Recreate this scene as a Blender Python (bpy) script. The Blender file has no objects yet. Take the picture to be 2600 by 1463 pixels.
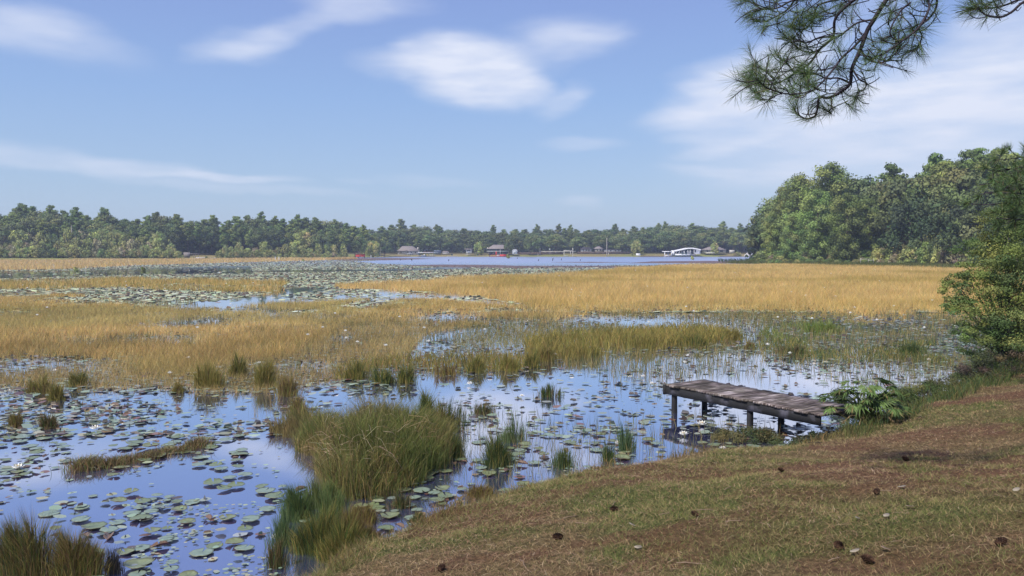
import bpy, math, random
import numpy as np
from mathutils import Vector

RNG = np.random.default_rng(11)
random.seed(5)
S = bpy.context.scene
COL = S.collection
PI = math.pi

# ------------------------------------------------------------------ camera model
H = 3.2
F = 2080.0
PITCH = math.atan(95.5 / F)
CP, SP = math.cos(PITCH), math.sin(PITCH)

def ray(px, py):
    cx, cy = px - 1300.0, 731.5 - py
    return (cx, F * CP + cy * SP, -F * SP + cy * CP)

def W(px, py, z=0.0):
    d = ray(px, py)
    t = (z - H) / d[2]
    return Vector((d[0] * t, d[1] * t, z))

def WD(px, py, Y):
    d = ray(px, py)
    t = Y / d[1]
    return Vector((d[0] * t, Y, H + d[2] * t))

def proj(x, y, z=0.0):
    dz = z - H
    depth = y * CP - dz * SP
    up = y * SP + dz * CP
    depth = np.maximum(depth, 0.05)
    return 1300 + F * x / depth, 731.5 - F * up / depth

cam = bpy.data.cameras.new('camera')
cam.sensor_width = 36
cam.lens = 36 * F / 2600
cam.clip_start = 0.05
cam.clip_end = 6000
camo = bpy.data.objects.new('camera', cam)
COL.objects.link(camo)
camo.location = (0, 0, H)
camo.rotation_euler = (PI / 2 - PITCH, 0, 0)
S.camera = camo

# ------------------------------------------------------------------ numpy noise
_lat = np.random.default_rng(3).random((256, 256))
def vnoise(x, y):
    xi, yi = np.floor(x).astype(np.int64), np.floor(y).astype(np.int64)
    fx, fy = x - xi, y - yi
    fx, fy = fx * fx * (3 - 2 * fx), fy * fy * (3 - 2 * fy)
    a = _lat[xi & 255, yi & 255]; b = _lat[(xi + 1) & 255, yi & 255]
    c = _lat[xi & 255, (yi + 1) & 255]; d = _lat[(xi + 1) & 255, (yi + 1) & 255]
    return (a * (1 - fx) + b * fx) * (1 - fy) + (c * (1 - fx) + d * fx) * fy
def fbm(x, y, o=4):
    x = np.asarray(x, float); y = np.asarray(y, float)
    s = 0; a = 0.5; t = 0
    for i in range(o):
        s = s + a * vnoise(x + 17.3 * i, y + 9.1 * i); t += a
        x = x * 2.03; y = y * 2.03; a *= 0.5
    return s / t
def sstep(a, b, x):
    t = np.clip((x - a) / (b - a), 0, 1)
    return t * t * (3 - 2 * t)

def in_poly(x, y, poly):
    x = np.asarray(x); y = np.asarray(y)
    r = np.zeros(x.shape, bool)
    n = len(poly)
    for i in range(n):
        x0, y0 = poly[i]; x1, y1 = poly[(i + 1) % n]
        c = ((y0 > y) != (y1 > y))
        if y1 != y0:
            r ^= c & (x < (x1 - x0) * (y - y0) / (y1 - y0) + x0)
    return r

# ------------------------------------------------------------------ materials
MATS = {}
def nodes_of(name):
    m = bpy.data.materials.new(name); m.use_nodes = True
    nt = m.node_tree
    b = nt.nodes['Principled BSDF']
    return m, nt, b

def mat_plain(name, col, rough=0.8, spec=0.3, noise=None, nscale=5.0, bump=0.0, coords='Object', stretch=(1, 1, 1), col2=None):
    """principled with a two tone procedural mottling"""
    m, nt, b = nodes_of(name)
    b.inputs['Roughness'].default_value = rough
    b.inputs['Specular IOR Level'].default_value = spec
    tc = nt.nodes.new('ShaderNodeTexCoord')
    mp = nt.nodes.new('ShaderNodeMapping'); mp.inputs['Scale'].default_value = stretch
    nt.links.new(tc.outputs[coords], mp.inputs['Vector'])
    n = nt.nodes.new('ShaderNodeTexNoise'); n.inputs['Scale'].default_value = nscale
    n.inputs['Detail'].default_value = 6
    nt.links.new(mp.outputs[0], n.inputs['Vector'])
    r = nt.nodes.new('ShaderNodeValToRGB')
    c2 = col2 or tuple(c * 0.6 for c in col)
    r.color_ramp.elements[0].position = 0.35; r.color_ramp.elements[1].position = 0.65
    r.color_ramp.elements[0].color = (*c2, 1); r.color_ramp.elements[1].color = (*col, 1)
    nt.links.new(n.outputs[0], r.inputs[0]); nt.links.new(r.outputs[0], b.inputs['Base Color'])
    if bump:
        bp = nt.nodes.new('ShaderNodeBump'); bp.inputs['Strength'].default_value = bump
        bp.inputs['Distance'].default_value = 0.02
        nt.links.new(n.outputs[0], bp.inputs['Height']); nt.links.new(bp.outputs[0], b.inputs['Normal'])
    return m

def mat_attr(name, rough=0.7, spec=0.3, trans=0.0, nscale=0, objrand=0.0):
    """colour comes from the pigment attribute of each blade or leaf"""
    m, nt, b = nodes_of(name)
    a = nt.nodes.new('ShaderNodeAttribute'); a.attribute_name = 'Col'
    b.inputs['Roughness'].default_value = rough
    b.inputs['Specular IOR Level'].default_value = spec
    col = a.outputs['Color']
    if objrand:
        oi = nt.nodes.new('ShaderNodeObjectInfo')
        mr = nt.nodes.new('ShaderNodeMapRange')
        mr.inputs[3].default_value = 1 - objrand; mr.inputs[4].default_value = 1 + objrand
        nt.links.new(oi.outputs['Random'], mr.inputs[0])
        hs = nt.nodes.new('ShaderNodeHueSaturation')
        mr2 = nt.nodes.new('ShaderNodeMapRange')
        mr2.inputs[3].default_value = 0.5 - 0.06 * objrand; mr2.inputs[4].default_value = 0.5 + 0.06 * objrand
        mu = nt.nodes.new('ShaderNodeMath'); mu.operation = 'MULTIPLY'; mu.inputs[1].default_value = 7.31
        fr = nt.nodes.new('ShaderNodeMath'); fr.operation = 'FRACT'
        nt.links.new(oi.outputs['Random'], mu.inputs[0]); nt.links.new(mu.outputs[0], fr.inputs[0])
        nt.links.new(fr.outputs[0], mr2.inputs[0]); nt.links.new(mr2.outputs[0], hs.inputs['Hue'])
        nt.links.new(mr.outputs[0], hs.inputs['Value']); nt.links.new(col, hs.inputs['Color'])
        col = hs.outputs[0]
    nt.links.new(col, b.inputs['Base Color'])
    if trans:
        t = nt.nodes.new('ShaderNodeBsdfTranslucent'); nt.links.new(col, t.inputs['Color'])
        mx = nt.nodes.new('ShaderNodeMixShader'); mx.inputs[0].default_value = trans
        nt.links.new(b.outputs[0], mx.inputs[1]); nt.links.new(t.outputs[0], mx.inputs[2])
        nt.links.new(mx.outputs[0], nt.nodes['Material Output'].inputs[0])
    return m

M = dict(
    grass=mat_attr('grass_blades', 0.75, 0.15, 0.3),
    leaf=mat_attr('tree_leaves', 0.7, 0.2, 0.2, objrand=0.3),
    needle=mat_attr('pine_needles', 0.6, 0.3, 0.15),
    pad=mat_attr('lily_pad_skin', 0.34, 0.7, 0.0),
    padfar=mat_attr('lily_carpet_skin', 0.6, 0.3, 0.0),
    petal=mat_plain('white_petals', (0.85, 0.84, 0.78), 0.5, 0.3, nscale=30, col2=(0.8, 0.79, 0.72)),
    stamen=mat_plain('yellow_stamens', (0.8, 0.5, 0.05), 0.6, 0.2, nscale=30),
    litter=mat_attr('litter', 0.8, 0.15),
    bark=mat_plain('pine_bark', (0.20, 0.145, 0.11), 0.9, 0.1, nscale=3, bump=0.6, stretch=(3, 3, 1), col2=(0.08, 0.055, 0.045)),
    darkbark=mat_plain('twig_bark', (0.055, 0.045, 0.055), 0.8, 0.2, nscale=20, bump=0.4, col2=(0.025, 0.02, 0.03)),
    palebark=mat_plain('pale_bark', (0.42, 0.38, 0.34), 0.9, 0.1, nscale=4, col2=(0.25, 0.22, 0.2)),
    post=mat_plain('dark_timber', (0.025, 0.024, 0.027), 0.75, 0.3, nscale=9, bump=0.7, stretch=(1, 1, 0.2), col2=(0.007, 0.007, 0.009)),  # near-black tone carries the shade on the dock posts
    white=mat_plain('white_paint', (0.75, 0.75, 0.76), 0.6, 0.3, nscale=1.2, col2=(0.6, 0.6, 0.62)),
    cream=mat_plain('cream_siding', (0.55, 0.52, 0.46), 0.7, 0.2, nscale=1.5, col2=(0.42, 0.39, 0.34)),
    greysiding=mat_plain('grey_siding', (0.42, 0.45, 0.47), 0.7, 0.2, nscale=1.5, col2=(0.33, 0.36, 0.38)),
    bluegrey=mat_plain('blue_grey_metal', (0.16, 0.20, 0.28), 0.6, 0.3, nscale=1.5),
    shingle=mat_plain('brown_shingle', (0.27, 0.235, 0.225), 0.85, 0.1, nscale=2.5, stretch=(1, 1, 6), col2=(0.2, 0.17, 0.165)),
    darkshingle=mat_plain('dark_shingle', (0.07, 0.06, 0.07), 0.85, 0.1, nscale=2.5),
    glass=mat_plain('dark_window_glass', (0.02, 0.03, 0.06), 0.15, 0.6, nscale=0.5),
    red=mat_plain('red_paint', (0.6, 0.06, 0.05), 0.6, 0.3, nscale=1.5, col2=(0.48, 0.045, 0.04)),
    redroof=mat_plain('dull_red_roof', (0.28, 0.08, 0.07), 0.7, 0.2, nscale=1.5),
    green=mat_plain('dark_green_paint', (0.03, 0.09, 0.07), 0.6, 0.3, nscale=1.5),
    greywood=mat_plain('weathered_grey_wood', (0.3, 0.27, 0.26), 0.85, 0.1, nscale=3, stretch=(1, 1, 4), col2=(0.15, 0.13, 0.13)),
    brownwood=mat_plain('brown_fence_wood', (0.12, 0.085, 0.07), 0.85, 0.1, nscale=1.0, col2=(0.06, 0.045, 0.045)),
    mud=mat_plain('bare_mud', (0.17, 0.105, 0.08), 0.6, 0.4, nscale=0.25, bump=0.3, col2=(0.10, 0.065, 0.06)),
    rock=mat_plain('pale_rock', (0.55, 0.52, 0.52), 0.8, 0.2, nscale=2, bump=0.4),
    cone=mat_plain('cone_scales', (0.10, 0.055, 0.035), 0.85, 0.1, nscale=40, bump=0.8, col2=(0.03, 0.018, 0.014)),
    stick=mat_plain('dry_stick', (0.33, 0.25, 0.18), 0.85, 0.1, nscale=10, col2=(0.18, 0.12, 0.085)),
)

# dock planks: each board its own tone, streaked grain
def mat_planks():
    m, nt, b = nodes_of('weathered_planks')
    b.inputs['Roughness'].default_value = 0.85; b.inputs['Specular IOR Level'].default_value = 0.2
    at = nt.nodes.new('ShaderNodeAttribute'); at.attribute_name = 'Col'
    tc = nt.nodes.new('ShaderNodeTexCoord')
    mp = nt.nodes.new('ShaderNodeMapping'); mp.inputs['Scale'].default_value = (22, 2.0, 6)
    nt.links.new(tc.outputs['Object'], mp.inputs['Vector'])
    n = nt.nodes.new('ShaderNodeTexNoise'); n.inputs['Scale'].default_value = 1.6; n.inputs['Detail'].default_value = 8
    nt.links.new(mp.outputs[0], n.inputs['Vector'])
    n2 = nt.nodes.new('ShaderNodeTexNoise'); n2.inputs['Scale'].default_value = 3.2; n2.inputs['Detail'].default_value = 5
    nt.links.new(tc.outputs['Object'], n2.inputs['Vector'])
    r = nt.nodes.new('ShaderNodeValToRGB')
    r.color_ramp.elements[0].position = 0.4; r.color_ramp.elements[1].position = 0.66
    r.color_ramp.elements[0].color = (0.30, 0.26, 0.25, 1); r.color_ramp.elements[1].color = (1.5, 1.45, 1.45, 1)
    nt.links.new(n.outputs[0], r.inputs[0])
    r2 = nt.nodes.new('ShaderNodeValToRGB')
    r2.color_ramp.elements[0].position = 0.42; r2.color_ramp.elements[1].position = 0.6
    r2.color_ramp.elements[0].color = (0.42, 0.4, 0.33, 1); r2.color_ramp.elements[1].color = (1.15, 1.1, 1.1, 1)
    nt.links.new(n2.outputs[0], r2.inputs[0])
    mx = nt.nodes.new('ShaderNodeMix'); mx.data_type = 'RGBA'; mx.blend_type = 'MULTIPLY'; mx.inputs[0].default_value = 1
    nt.links.new(at.outputs['Color'], mx.inputs[6]); nt.links.new(r.outputs[0], mx.inputs[7])
    mx2 = nt.nodes.new('ShaderNodeMix'); mx2.data_type = 'RGBA'; mx2.blend_type = 'MULTIPLY'; mx2.inputs[0].default_value = 0.85
    nt.links.new(mx.outputs[2], mx2.inputs[6]); nt.links.new(r2.outputs[0], mx2.inputs[7])
    nt.links.new(mx2.outputs[2], b.inputs['Base Color'])
    bp = nt.nodes.new('ShaderNodeBump'); bp.inputs['Strength'].default_value = 0.8; bp.inputs['Distance'].default_value = 0.01
    nt.links.new(n.outputs[0], bp.inputs['Height']); nt.links.new(bp.outputs[0], b.inputs['Normal'])
    return m
M['planks'] = mat_planks()

def mat_beam():
    m, nt, b = nodes_of('stained_shaded_beam')
    b.inputs['Roughness'].default_value = 0.85
    tc = nt.nodes.new('ShaderNodeTexCoord')
    n = nt.nodes.new('ShaderNodeTexNoise'); n.inputs['Scale'].default_value = 3.0; n.inputs['Detail'].default_value = 7
    nt.links.new(tc.outputs['Object'], n.inputs['Vector'])
    r = nt.nodes.new('ShaderNodeValToRGB')
    r.color_ramp.elements[0].position = 0.52; r.color_ramp.elements[1].position = 0.74
    r.color_ramp.elements[0].color = (0.009, 0.009, 0.011, 1); r.color_ramp.elements[1].color = (0.11, 0.105, 0.14, 1)  # near-black base carries the shade on the beam sides, under blue-grey patches
    nt.links.new(n.outputs[0], r.inputs[0]); nt.links.new(r.outputs[0], b.inputs['Base Color'])
    bp = nt.nodes.new('ShaderNodeBump'); bp.inputs['Strength'].default_value = 0.7; bp.inputs['Distance'].default_value = 0.01
    nt.links.new(n.outputs[0], bp.inputs['Height']); nt.links.new(bp.outputs[0], b.inputs['Normal'])
    return m
M['beam'] = mat_beam()

def mat_water():
    m, nt, b = nodes_of('lake_water')
    nt.nodes.remove(b)
    gl = nt.nodes.new('ShaderNodeBsdfGlossy'); gl.inputs['Color'].default_value = (.94, .95, 1, 1)
    df = nt.nodes.new('ShaderNodeBsdfDiffuse'); df.inputs['Color'].default_value = (.045, .055, .14, 1)
    fr = nt.nodes.new('ShaderNodeFresnel'); fr.inputs['IOR'].default_value = 3.0
    ma = nt.nodes.new('ShaderNodeMath'); ma.operation = 'MULTIPLY_ADD'; ma.use_clamp = True; ma.inputs[1].default_value = 1.3; ma.inputs[2].default_value = .3
    ws = nt.nodes.new('ShaderNodeMixShader')
    nt.links.new(fr.outputs[0], ma.inputs[0]); nt.links.new(ma.outputs[0], ws.inputs[0])
    nt.links.new(df.outputs[0], ws.inputs[1]); nt.links.new(gl.outputs[0], ws.inputs[2])
    nt.links.new(ws.outputs[0], nt.nodes['Material Output'].inputs[0])
    geo = nt.nodes.new('ShaderNodeNewGeometry')
    n = nt.nodes.new('ShaderNodeTexNoise'); n.inputs['Scale'].default_value = 1.1; n.inputs['Detail'].default_value = 3
    mp = nt.nodes.new('ShaderNodeMapping'); mp.inputs['Scale'].default_value = (0.6, 1.4, 1)
    nt.links.new(geo.outputs['Position'], mp.inputs['Vector']); nt.links.new(mp.outputs[0], n.inputs['Vector'])
    bp = nt.nodes.new('ShaderNodeBump'); bp.inputs['Distance'].default_value = 0.10
    # the open lake beyond the weed beds (y > 190 m) is rippled by wind, the sheltered water calm
    sx = nt.nodes.new('ShaderNodeSeparateXYZ'); nt.links.new(geo.outputs['Position'], sx.inputs[0])
    mr = nt.nodes.new('ShaderNodeMapRange'); mr.inputs[1].default_value = 120; mr.inputs[2].default_value = 240
    mr.inputs[3].default_value = 0.004; mr.inputs[4].default_value = 1.0
    nt.links.new(sx.outputs[1], mr.inputs[0]); nt.links.new(mr.outputs[0], bp.inputs['Strength'])
    nt.links.new(n.outputs[0], bp.inputs['Height']); nt.links.new(bp.outputs[0], gl.inputs['Normal'])
    mr3 = nt.nodes.new('ShaderNodeMapRange'); mr3.inputs[1].default_value = 120; mr3.inputs[2].default_value = 240
    mr3.inputs[3].default_value = 0.035; mr3.inputs[4].default_value = 0.3
    nt.links.new(sx.outputs[1], mr3.inputs[0]); nt.links.new(mr3.outputs[0], gl.inputs['Roughness'])
    return m
M['water'] = mat_water()

def mat_ground():
    m, nt, b = nodes_of('bank_and_shore_ground')
    b.inputs['Roughness'].default_value = 0.95; b.inputs['Specular IOR Level'].default_value = 0.1
    a = nt.nodes.new('ShaderNodeAttribute'); a.attribute_name = 'Col'
    geo = nt.nodes.new('ShaderNodeNewGeometry')
    n = nt.nodes.new('ShaderNodeTexNoise'); n.inputs['Scale'].default_value = 26; n.inputs['Detail'].default_value = 8
    n.inputs['Roughness'].default_value = 0.75
    nt.links.new(geo.outputs['Position'], n.inputs['Vector'])
    r = nt.nodes.new('ShaderNodeValToRGB')
    r.color_ramp.elements[0].position = 0.36; r.color_ramp.elements[1].position = 0.66
    r.color_ramp.elements[0].color = (0.32, 0.3, 0.28, 1); r.color_ramp.elements[1].color = (1.5, 1.45, 1.4, 1)
    nt.links.new(n.outputs[0], r.inputs[0])
    mx = nt.nodes.new('ShaderNodeMix'); mx.data_type = 'RGBA'; mx.blend_type = 'MULTIPLY'; mx.inputs[0].default_value = 1
    nt.links.new(a.outputs['Color'], mx.inputs[6]); nt.links.new(r.outputs[0], mx.inputs[7])
    nt.links.new(mx.outputs[2], b.inputs['Base Color'])
    bp = nt.nodes.new('ShaderNodeBump'); bp.inputs['Strength'].default_value = 1; bp.inputs['Distance'].default_value = 0.03
    nt.links.new(n.outputs[0], bp.inputs['Height']); nt.links.new(bp.outputs[0], b.inputs['Normal'])
    return m
M['ground'] = mat_ground()

# ------------------------------------------------------------------ mesh helpers
def make_mesh(name, V, faces, mats, C=None, MI=None, smooth=False):
    """V (N,3); faces: list of int arrays (M,k); MI: list of material index arrays"""
    V = np.asarray(V, np.float32)
    me = bpy.data.meshes.new(name)
    me.vertices.add(len(V)); me.vertices.foreach_set('co', V.ravel())
    faces = [np.asarray(f, np.int32) for f in faces if len(f)]
    nl = sum(f.size for f in faces); npoly = sum(len(f) for f in faces)
    me.loops.add(nl); me.polygons.add(npoly)
    me.loops.foreach_set('vertex_index', np.concatenate([f.ravel() for f in faces]))
    tot = np.concatenate([np.full(len(f), f.shape[1], np.int32) for f in faces])
    st = np.concatenate([[0], np.cumsum(tot)[:-1]]).astype(np.int32)
    me.polygons.foreach_set('loop_start', st)
    try: me.polygons.foreach_set('loop_total', tot)
    except Exception: pass
    if MI is not None:
        me.polygons.foreach_set('material_index', np.concatenate([np.asarray(x, np.int32) for x in MI if len(x)]))
    if smooth: me.polygons.foreach_set('use_smooth', np.ones(npoly, bool))
    if C is not None:
        ca = me.color_attributes.new('Col', 'FLOAT_COLOR', 'POINT')
        C = np.asarray(C, np.float32)
        if C.shape[1] == 3: C = np.concatenate([C, np.ones((len(C), 1), np.float32)], 1)
        ca.data.foreach_set('color', C.ravel())
    for m in (mats if isinstance(mats, (list, tuple)) else [mats]): me.materials.append(m)
    me.update(calc_edges=True); me.validate()
    return me

def link(name, me, parent=None, loc=None):
    o = bpy.data.objects.new(name, me); COL.objects.link(o)
    if parent is not None: o.parent = parent
    if loc is not None: o.location = loc
    return o

def tag(o, label=None, cat=None, group=None, kind=None):
    if label: o['label'] = label
    if cat: o['category'] = cat
    if group: o['group'] = group
    if kind: o['kind'] = kind
    return o

def empty(name, label, cat, loc=(0, 0, 0), rz=0.0, group=None, scale=None):
    o = bpy.data.objects.new(name, None); COL.objects.link(o)
    o.empty_display_size = 0.2
    o.location = loc; o.rotation_euler = (0, 0, rz)
    if scale is not None: o.scale = scale if hasattr(scale, '__len__') else (scale,) * 3
    return tag(o, label, cat, group)

class Acc:
    def __init__(s): s.V = []; s.C = []; s.F = {}; s.n = 0
    def add(s, V, F, C=None):
        V = np.asarray(V, float).reshape(-1, 3)
        s.V.append(V)
        if C is None: C = np.ones((len(V), 3))
        C = np.asarray(C, float)
        if C.ndim == 1: C = np.tile(C, (len(V), 1))
        s.C.append(C)
        for f in (F if isinstance(F, list) else [F]):
            f = np.asarray(f, int)
            if len(f): s.F.setdefault(f.shape[1], []).append(f + s.n)
        s.n += len(V)
        return s
    def box(s, a, b, C=None, taper=0):
        x0, y0, z0 = a; x1, y1, z1 = b; t = taper
        V = [(x0, y0, z0), (x1, y0, z0), (x1, y1, z0), (x0, y1, z0), (x0 + t, y0 + t, z1), (x1 - t, y0 + t, z1), (x1 - t, y1 - t, z1), (x0 + t, y1 - t, z1)]
        return s.add(V, np.array([[0, 3, 2, 1], [4, 5, 6, 7], [0, 1, 5, 4], [1, 2, 6, 5], [2, 3, 7, 6], [3, 0, 4, 7]]), C)
    def tube(s, pts, rad, k=6, C=None):
        P = np.asarray(pts, float); n = len(P)
        rad = np.broadcast_to(np.asarray(rad, float), (n,))
        T = np.gradient(P, axis=0); T /= np.linalg.norm(T, axis=1)[:, None] + 1e-9
        up = np.array([0, 0, 1.0])
        if abs(T[:, 2]).mean() > 0.8: up = np.array([1.0, 0, 0])
        A = np.cross(T, up); A /= np.linalg.norm(A, axis=1)[:, None] + 1e-9
        B = np.cross(T, A)
        th = np.arange(k) * 2 * PI / k
        V = P[:, None] + rad[:, None, None] * (np.cos(th)[None, :, None] * A[:, None] + np.sin(th)[None, :, None] * B[:, None])
        i = np.arange(n - 1)[:, None] * k; j = np.arange(k)[None]; j2 = (j + 1) % k
        Fq = np.stack([i + j, i + j2, i + k + j2, i + k + j], -1).reshape(-1, 4)
        s.add(V.reshape(-1, 3), [Fq, np.arange(k)[None] + (n - 1) * k, np.arange(k)[None, ::-1]], C)
        return s
    def mesh(s, name, mats, smooth=False):
        return make_mesh(name, np.concatenate(s.V), [np.concatenate(s.F[k]) for k in sorted(s.F)], mats, np.concatenate(s.C), smooth=smooth)
    def obj(s, name, mats, parent=None, smooth=False, loc=None):
        return link(name, s.mesh(name, mats, smooth), parent, loc)

def blades(acc, P, h, w, az, lean, C, droop=0.0, seg=2, tipcol=None):
    """P (N,3) feet; h heights; w widths; az lean azimuth; lean = sideways reach as a part of the height"""
    N = len(P)
    h = np.broadcast_to(h, (N,)); w = np.broadcast_to(w, (N,)); lean = np.broadcast_to(lean, (N,))
    D = np.stack([np.cos(az), np.sin(az), np.zeros(N)], 1)
    wa = RNG.random(N) * PI
    Wd = np.stack([np.cos(wa), np.sin(wa), np.zeros(N)], 1) * (w / 2)[:, None]
    up = np.array([0, 0, 1.0])
    tip = P + D * (h * lean)[:, None] + up * (h * (1 - droop))[:, None]
    if seg == 1:
        V = np.stack([P - Wd, P + Wd, tip], 1)
        f = np.arange(N)[:, None] * 3 + np.array([0, 1, 2])
        acc.add(V.reshape(-1, 3), f, np.repeat(C, 3, 0))
    else:
        mid = P + D * (h * lean * 0.3)[:, None] + up * (h * 0.6)[:, None]
        V = np.stack([P - Wd * .8, P + Wd * .8, mid + Wd, mid - Wd, tip], 1)
        b = np.arange(N)[:, None] * 5
        acc.add(V.reshape(-1, 3), [b + np.array([0, 1, 2, 3]), b + np.array([3, 2, 4])], np.repeat(C, 5, 0))

def pal(n, cols, wts=None, jit=0.15):
    cols = np.asarray(cols, float)
    i = RNG.choice(len(cols), n, p=None if wts is None else np.asarray(wts) / np.sum(wts))
    c = cols[i] * (1 + jit * RNG.standard_normal((n, 1))) * (1 + 0.05 * RNG.standard_normal((n, 3)))
    return np.clip(c, 0.003, 0.95)

# ------------------------------------------------------------------ the lake outline (world metres)
near_shore = [(780, 1463), (900, 1392), (1020, 1345), (1160, 1300), (1300, 1252), (1400, 1226), (1500, 1200), (1650, 1162), (1750, 1132), (1850, 1112), (2000, 1092)]
NS = [tuple(W(x, y, float(np.interp(x, [1450, 1750, 1900, 2000], [.15, .33, .48, .5])))[:2]) for x, y in near_shore]
LAKE = [(-60, -22), (-30, -8), (-15, 0.5), (-8, 4.2), (-4.2, 6.3)] + NS + \
       [(5.3, 13.35), (7.2, 15.1), (9.0, 16.9), (10.6, 18.6), (12.6, 21.5), (17, 27), (32, 42), (55, 70), (78, 105), (84, 125), (78, 152), (74, 168), (66, 188), (60, 204), (63, 216), (85, 250), (115, 300), (150, 360), (170, 412),
        (125, 416), (60, 415), (10, 417), (-40, 416), (-75, 400), (-80, 372), (-76, 345), (-95, 325), (-125, 290), (-160, 262), (-200, 240), (-260, 200), (-330, 120), (-330, 0), (-200, -40)]
def lake_sd(x, y):
    """positive on land"""
    x = np.asarray(x, float); y = np.asarray(y, float)
    d = np.full(x.shape, 1e9)
    n = len(LAKE)
    for i in range(n):
        ax, ay = LAKE[i]; bx, by = LAKE[(i + 1) % n]
        ex, ey = bx - ax, by - ay
        t = np.clip(((x - ax) * ex + (y - ay) * ey) / (ex * ex + ey * ey), 0, 1)
        d = np.minimum(d, np.hypot(x - ax - t * ex, y - ay - t * ey))
    return np.where(in_poly(x, y, LAKE), -d, d)

def ground_z(x, y):
    x = np.asarray(x, float); y = np.asarray(y, float)
    r = np.hypot(x, y)
    sd = lake_sd(x, y)
    nearw = 1 - sstep(26, 60, r)
    sd = sd + nearw * (fbm(x * 1.3 + 40, y * 1.3) - .5) * 0.45
    dn = np.maximum(sd, 0)
    bank = 0.30 * (1 - np.exp(-dn / 0.22)) + 0.185 * np.minimum(dn, 7.4) + 0.03 * np.maximum(dn - 7.4, 0)
    bank = np.minimum(bank, 2.3) + nearw * ((fbm(x * .9, y * .9) - .5) * .16 + (fbm(x * 5, y * 5, 3) - .5) * .05) * sstep(0, .6, dn)
    far = np.minimum(0.06 * dn, 2.0)
    z = bank * nearw + far * (1 - nearw)
    under = np.maximum(sd * 0.6, -1.2)
    return np.where(sd > 0, z + 0.0, under - .02)

# patches of the lawn
def lawn_cols(x, y):
    g = fbm(x * .55 + 3, y * .8 + 8, 4)
    r = fbm(x * .7 + 90, y * 1.1 + 31, 4)
    n = len(x)
    gw = sstep(.46, .6, g)[:, None]; rw = sstep(.46, .6, r)[:, None]
    # green spot by the palm fronds and in the lower right
    sp = np.exp(-(((x - 3.05) / 1.1) ** 2 + ((y - 6.0) / .8) ** 2))[:, None] + .8 * np.exp(-(((x - 6.2) / 1.5) ** 2 + ((y - 12.6) / .8) ** 2))[:, None]
    gw = np.clip(gw + sp, 0, 1); rw = rw * (1 - np.clip(sp, 0, 1))
    rs = np.exp(-(((x - 5.6) / 1.3) ** 2 + ((y - 11.3) / .7) ** 2))[:, None]; rw = np.clip(rw + rs, 0, 1); gw = gw * (1 - .8 * rs)
    base = np.array([.14, .105, .052]); green = np.array([.08, .10, .032]); red = np.array([.14, .072, .046])
    c = base * (1 - gw) + green * gw
    return c * (1 - rw * .8) + red * rw * .8, gw[:, 0], rw[:, 0]

def build_ground():
    r = np.concatenate([[0.02], np.geomspace(0.5, 3, 25)[:-1], np.geomspace(3, 30, 260)[:-1], np.geomspace(30, 2500, 220)])
    th = np.unique(np.concatenate([np.linspace(-PI, PI, 161), np.linspace(-0.72, 0.72, 521)]))
    th = th[th < PI - 1e-6]
    Rr, Th = np.meshgrid(r, th, indexing='ij')
    x = (Rr * np.sin(Th)).ravel(); y = (Rr * np.cos(Th)).ravel()
    z = ground_z(x, y)
    nr, nt_ = len(r), len(th)
    i = np.arange(nr - 1)[:, None] * nt_; j = np.arange(nt_)[None]; j2 = (j + 1) % nt_
    Fq = np.stack([i + j, i + j2, i + nt_ + j2, i + nt_ + j], -1).reshape(-1, 4)
    c, gw, rw = lawn_cols(x, y)
    rr = np.hypot(x, y)
    sd = lake_sd(x, y)
    far = sstep(28, 60, rr)[:, None]
    fn = sstep(.35, .65, fbm(x * .05, y * .05, 4))[:, None]
    fc = np.array([.25, .27, .09]) * fn + np.array([.30, .26, .12]) * (1 - fn)
    # woodland floor
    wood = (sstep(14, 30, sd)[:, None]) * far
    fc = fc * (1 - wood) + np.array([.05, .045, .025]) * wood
    edge = ((sd > 0) & (sd < 2.5)).astype(float)[:, None] * far
    fc = fc * (1 - edge) + np.array([.11, .07, .055]) * edge
    c = c * (1 - far) + fc * far
    c = np.where((sd < .06)[:, None] & (far < .5), np.array([.045, .035, .022]), c)
    me = make_mesh('ground', np.stack([x, y, z], 1), [Fq], M['ground'], c, smooth=True)
    tag(link('ground', me), kind='structure')
build_ground()

# water sheet
a = Acc()
g = np.array([(-700, -300), (700, -300), (700, 700), (-700, 700)], float)
a.add([(x, y, 0) for x, y in g], np.array([[0, 1, 2, 3]]))
tag(a.obj('lake_water', M['water']), kind='structure')

# ------------------------------------------------------------------ zones (pixels on the water plane, read off the photo)
Z_GOLD_R = [(860, 727), (1000, 716), (1250, 704), (1440, 699), (1560, 684), (1700, 676), (1950, 672), (2300, 676), (2520, 682), (2700, 690), (2700, 800), (2350, 795), (1950, 785), (1700, 790), (1560, 790), (1450, 797), (1350, 790), (1290, 765), (1180, 748), (1000, 738), (880, 736)]
Z_GOLD_L = [(-200, 745), (0, 747), (200, 752), (330, 772), (480, 792), (620, 775), (700, 768), (950, 762), (1150, 766), (1300, 775), (1500, 800), (1400, 818), (1150, 826), (1000, 822), (880, 850), (760, 900), (640, 910), (560, 960), (430, 950), (300, 935), (0, 945), (-200, 950)]
Z_THIN_L = [(-200, 712), (300, 711), (520, 716), (740, 722), (730, 738), (560, 745), (400, 738), (150, 738), (-200, 737)]
Z_FAR_L = [(-200, 662), (0, 662), (450, 658), (900, 654), (905, 659), (650, 666), (350, 674), (150, 684), (-200, 688)]
Z_SEDGE = [(1300, 890), (1330, 868), (1500, 856), (1650, 846), (1850, 838), (1930, 858), (1870, 876), (1700, 886), (1500, 905), (1340, 912)]
Z_SEDGE2 = [(840, 930), (1000, 905), (1330, 895), (1330, 925), (1180, 955), (1050, 975), (860, 980)]
Z_GREEN_R = [(1960, 860), (2000, 835), (2100, 815), (2180, 825), (2165, 860), (2060, 872)]
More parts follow.
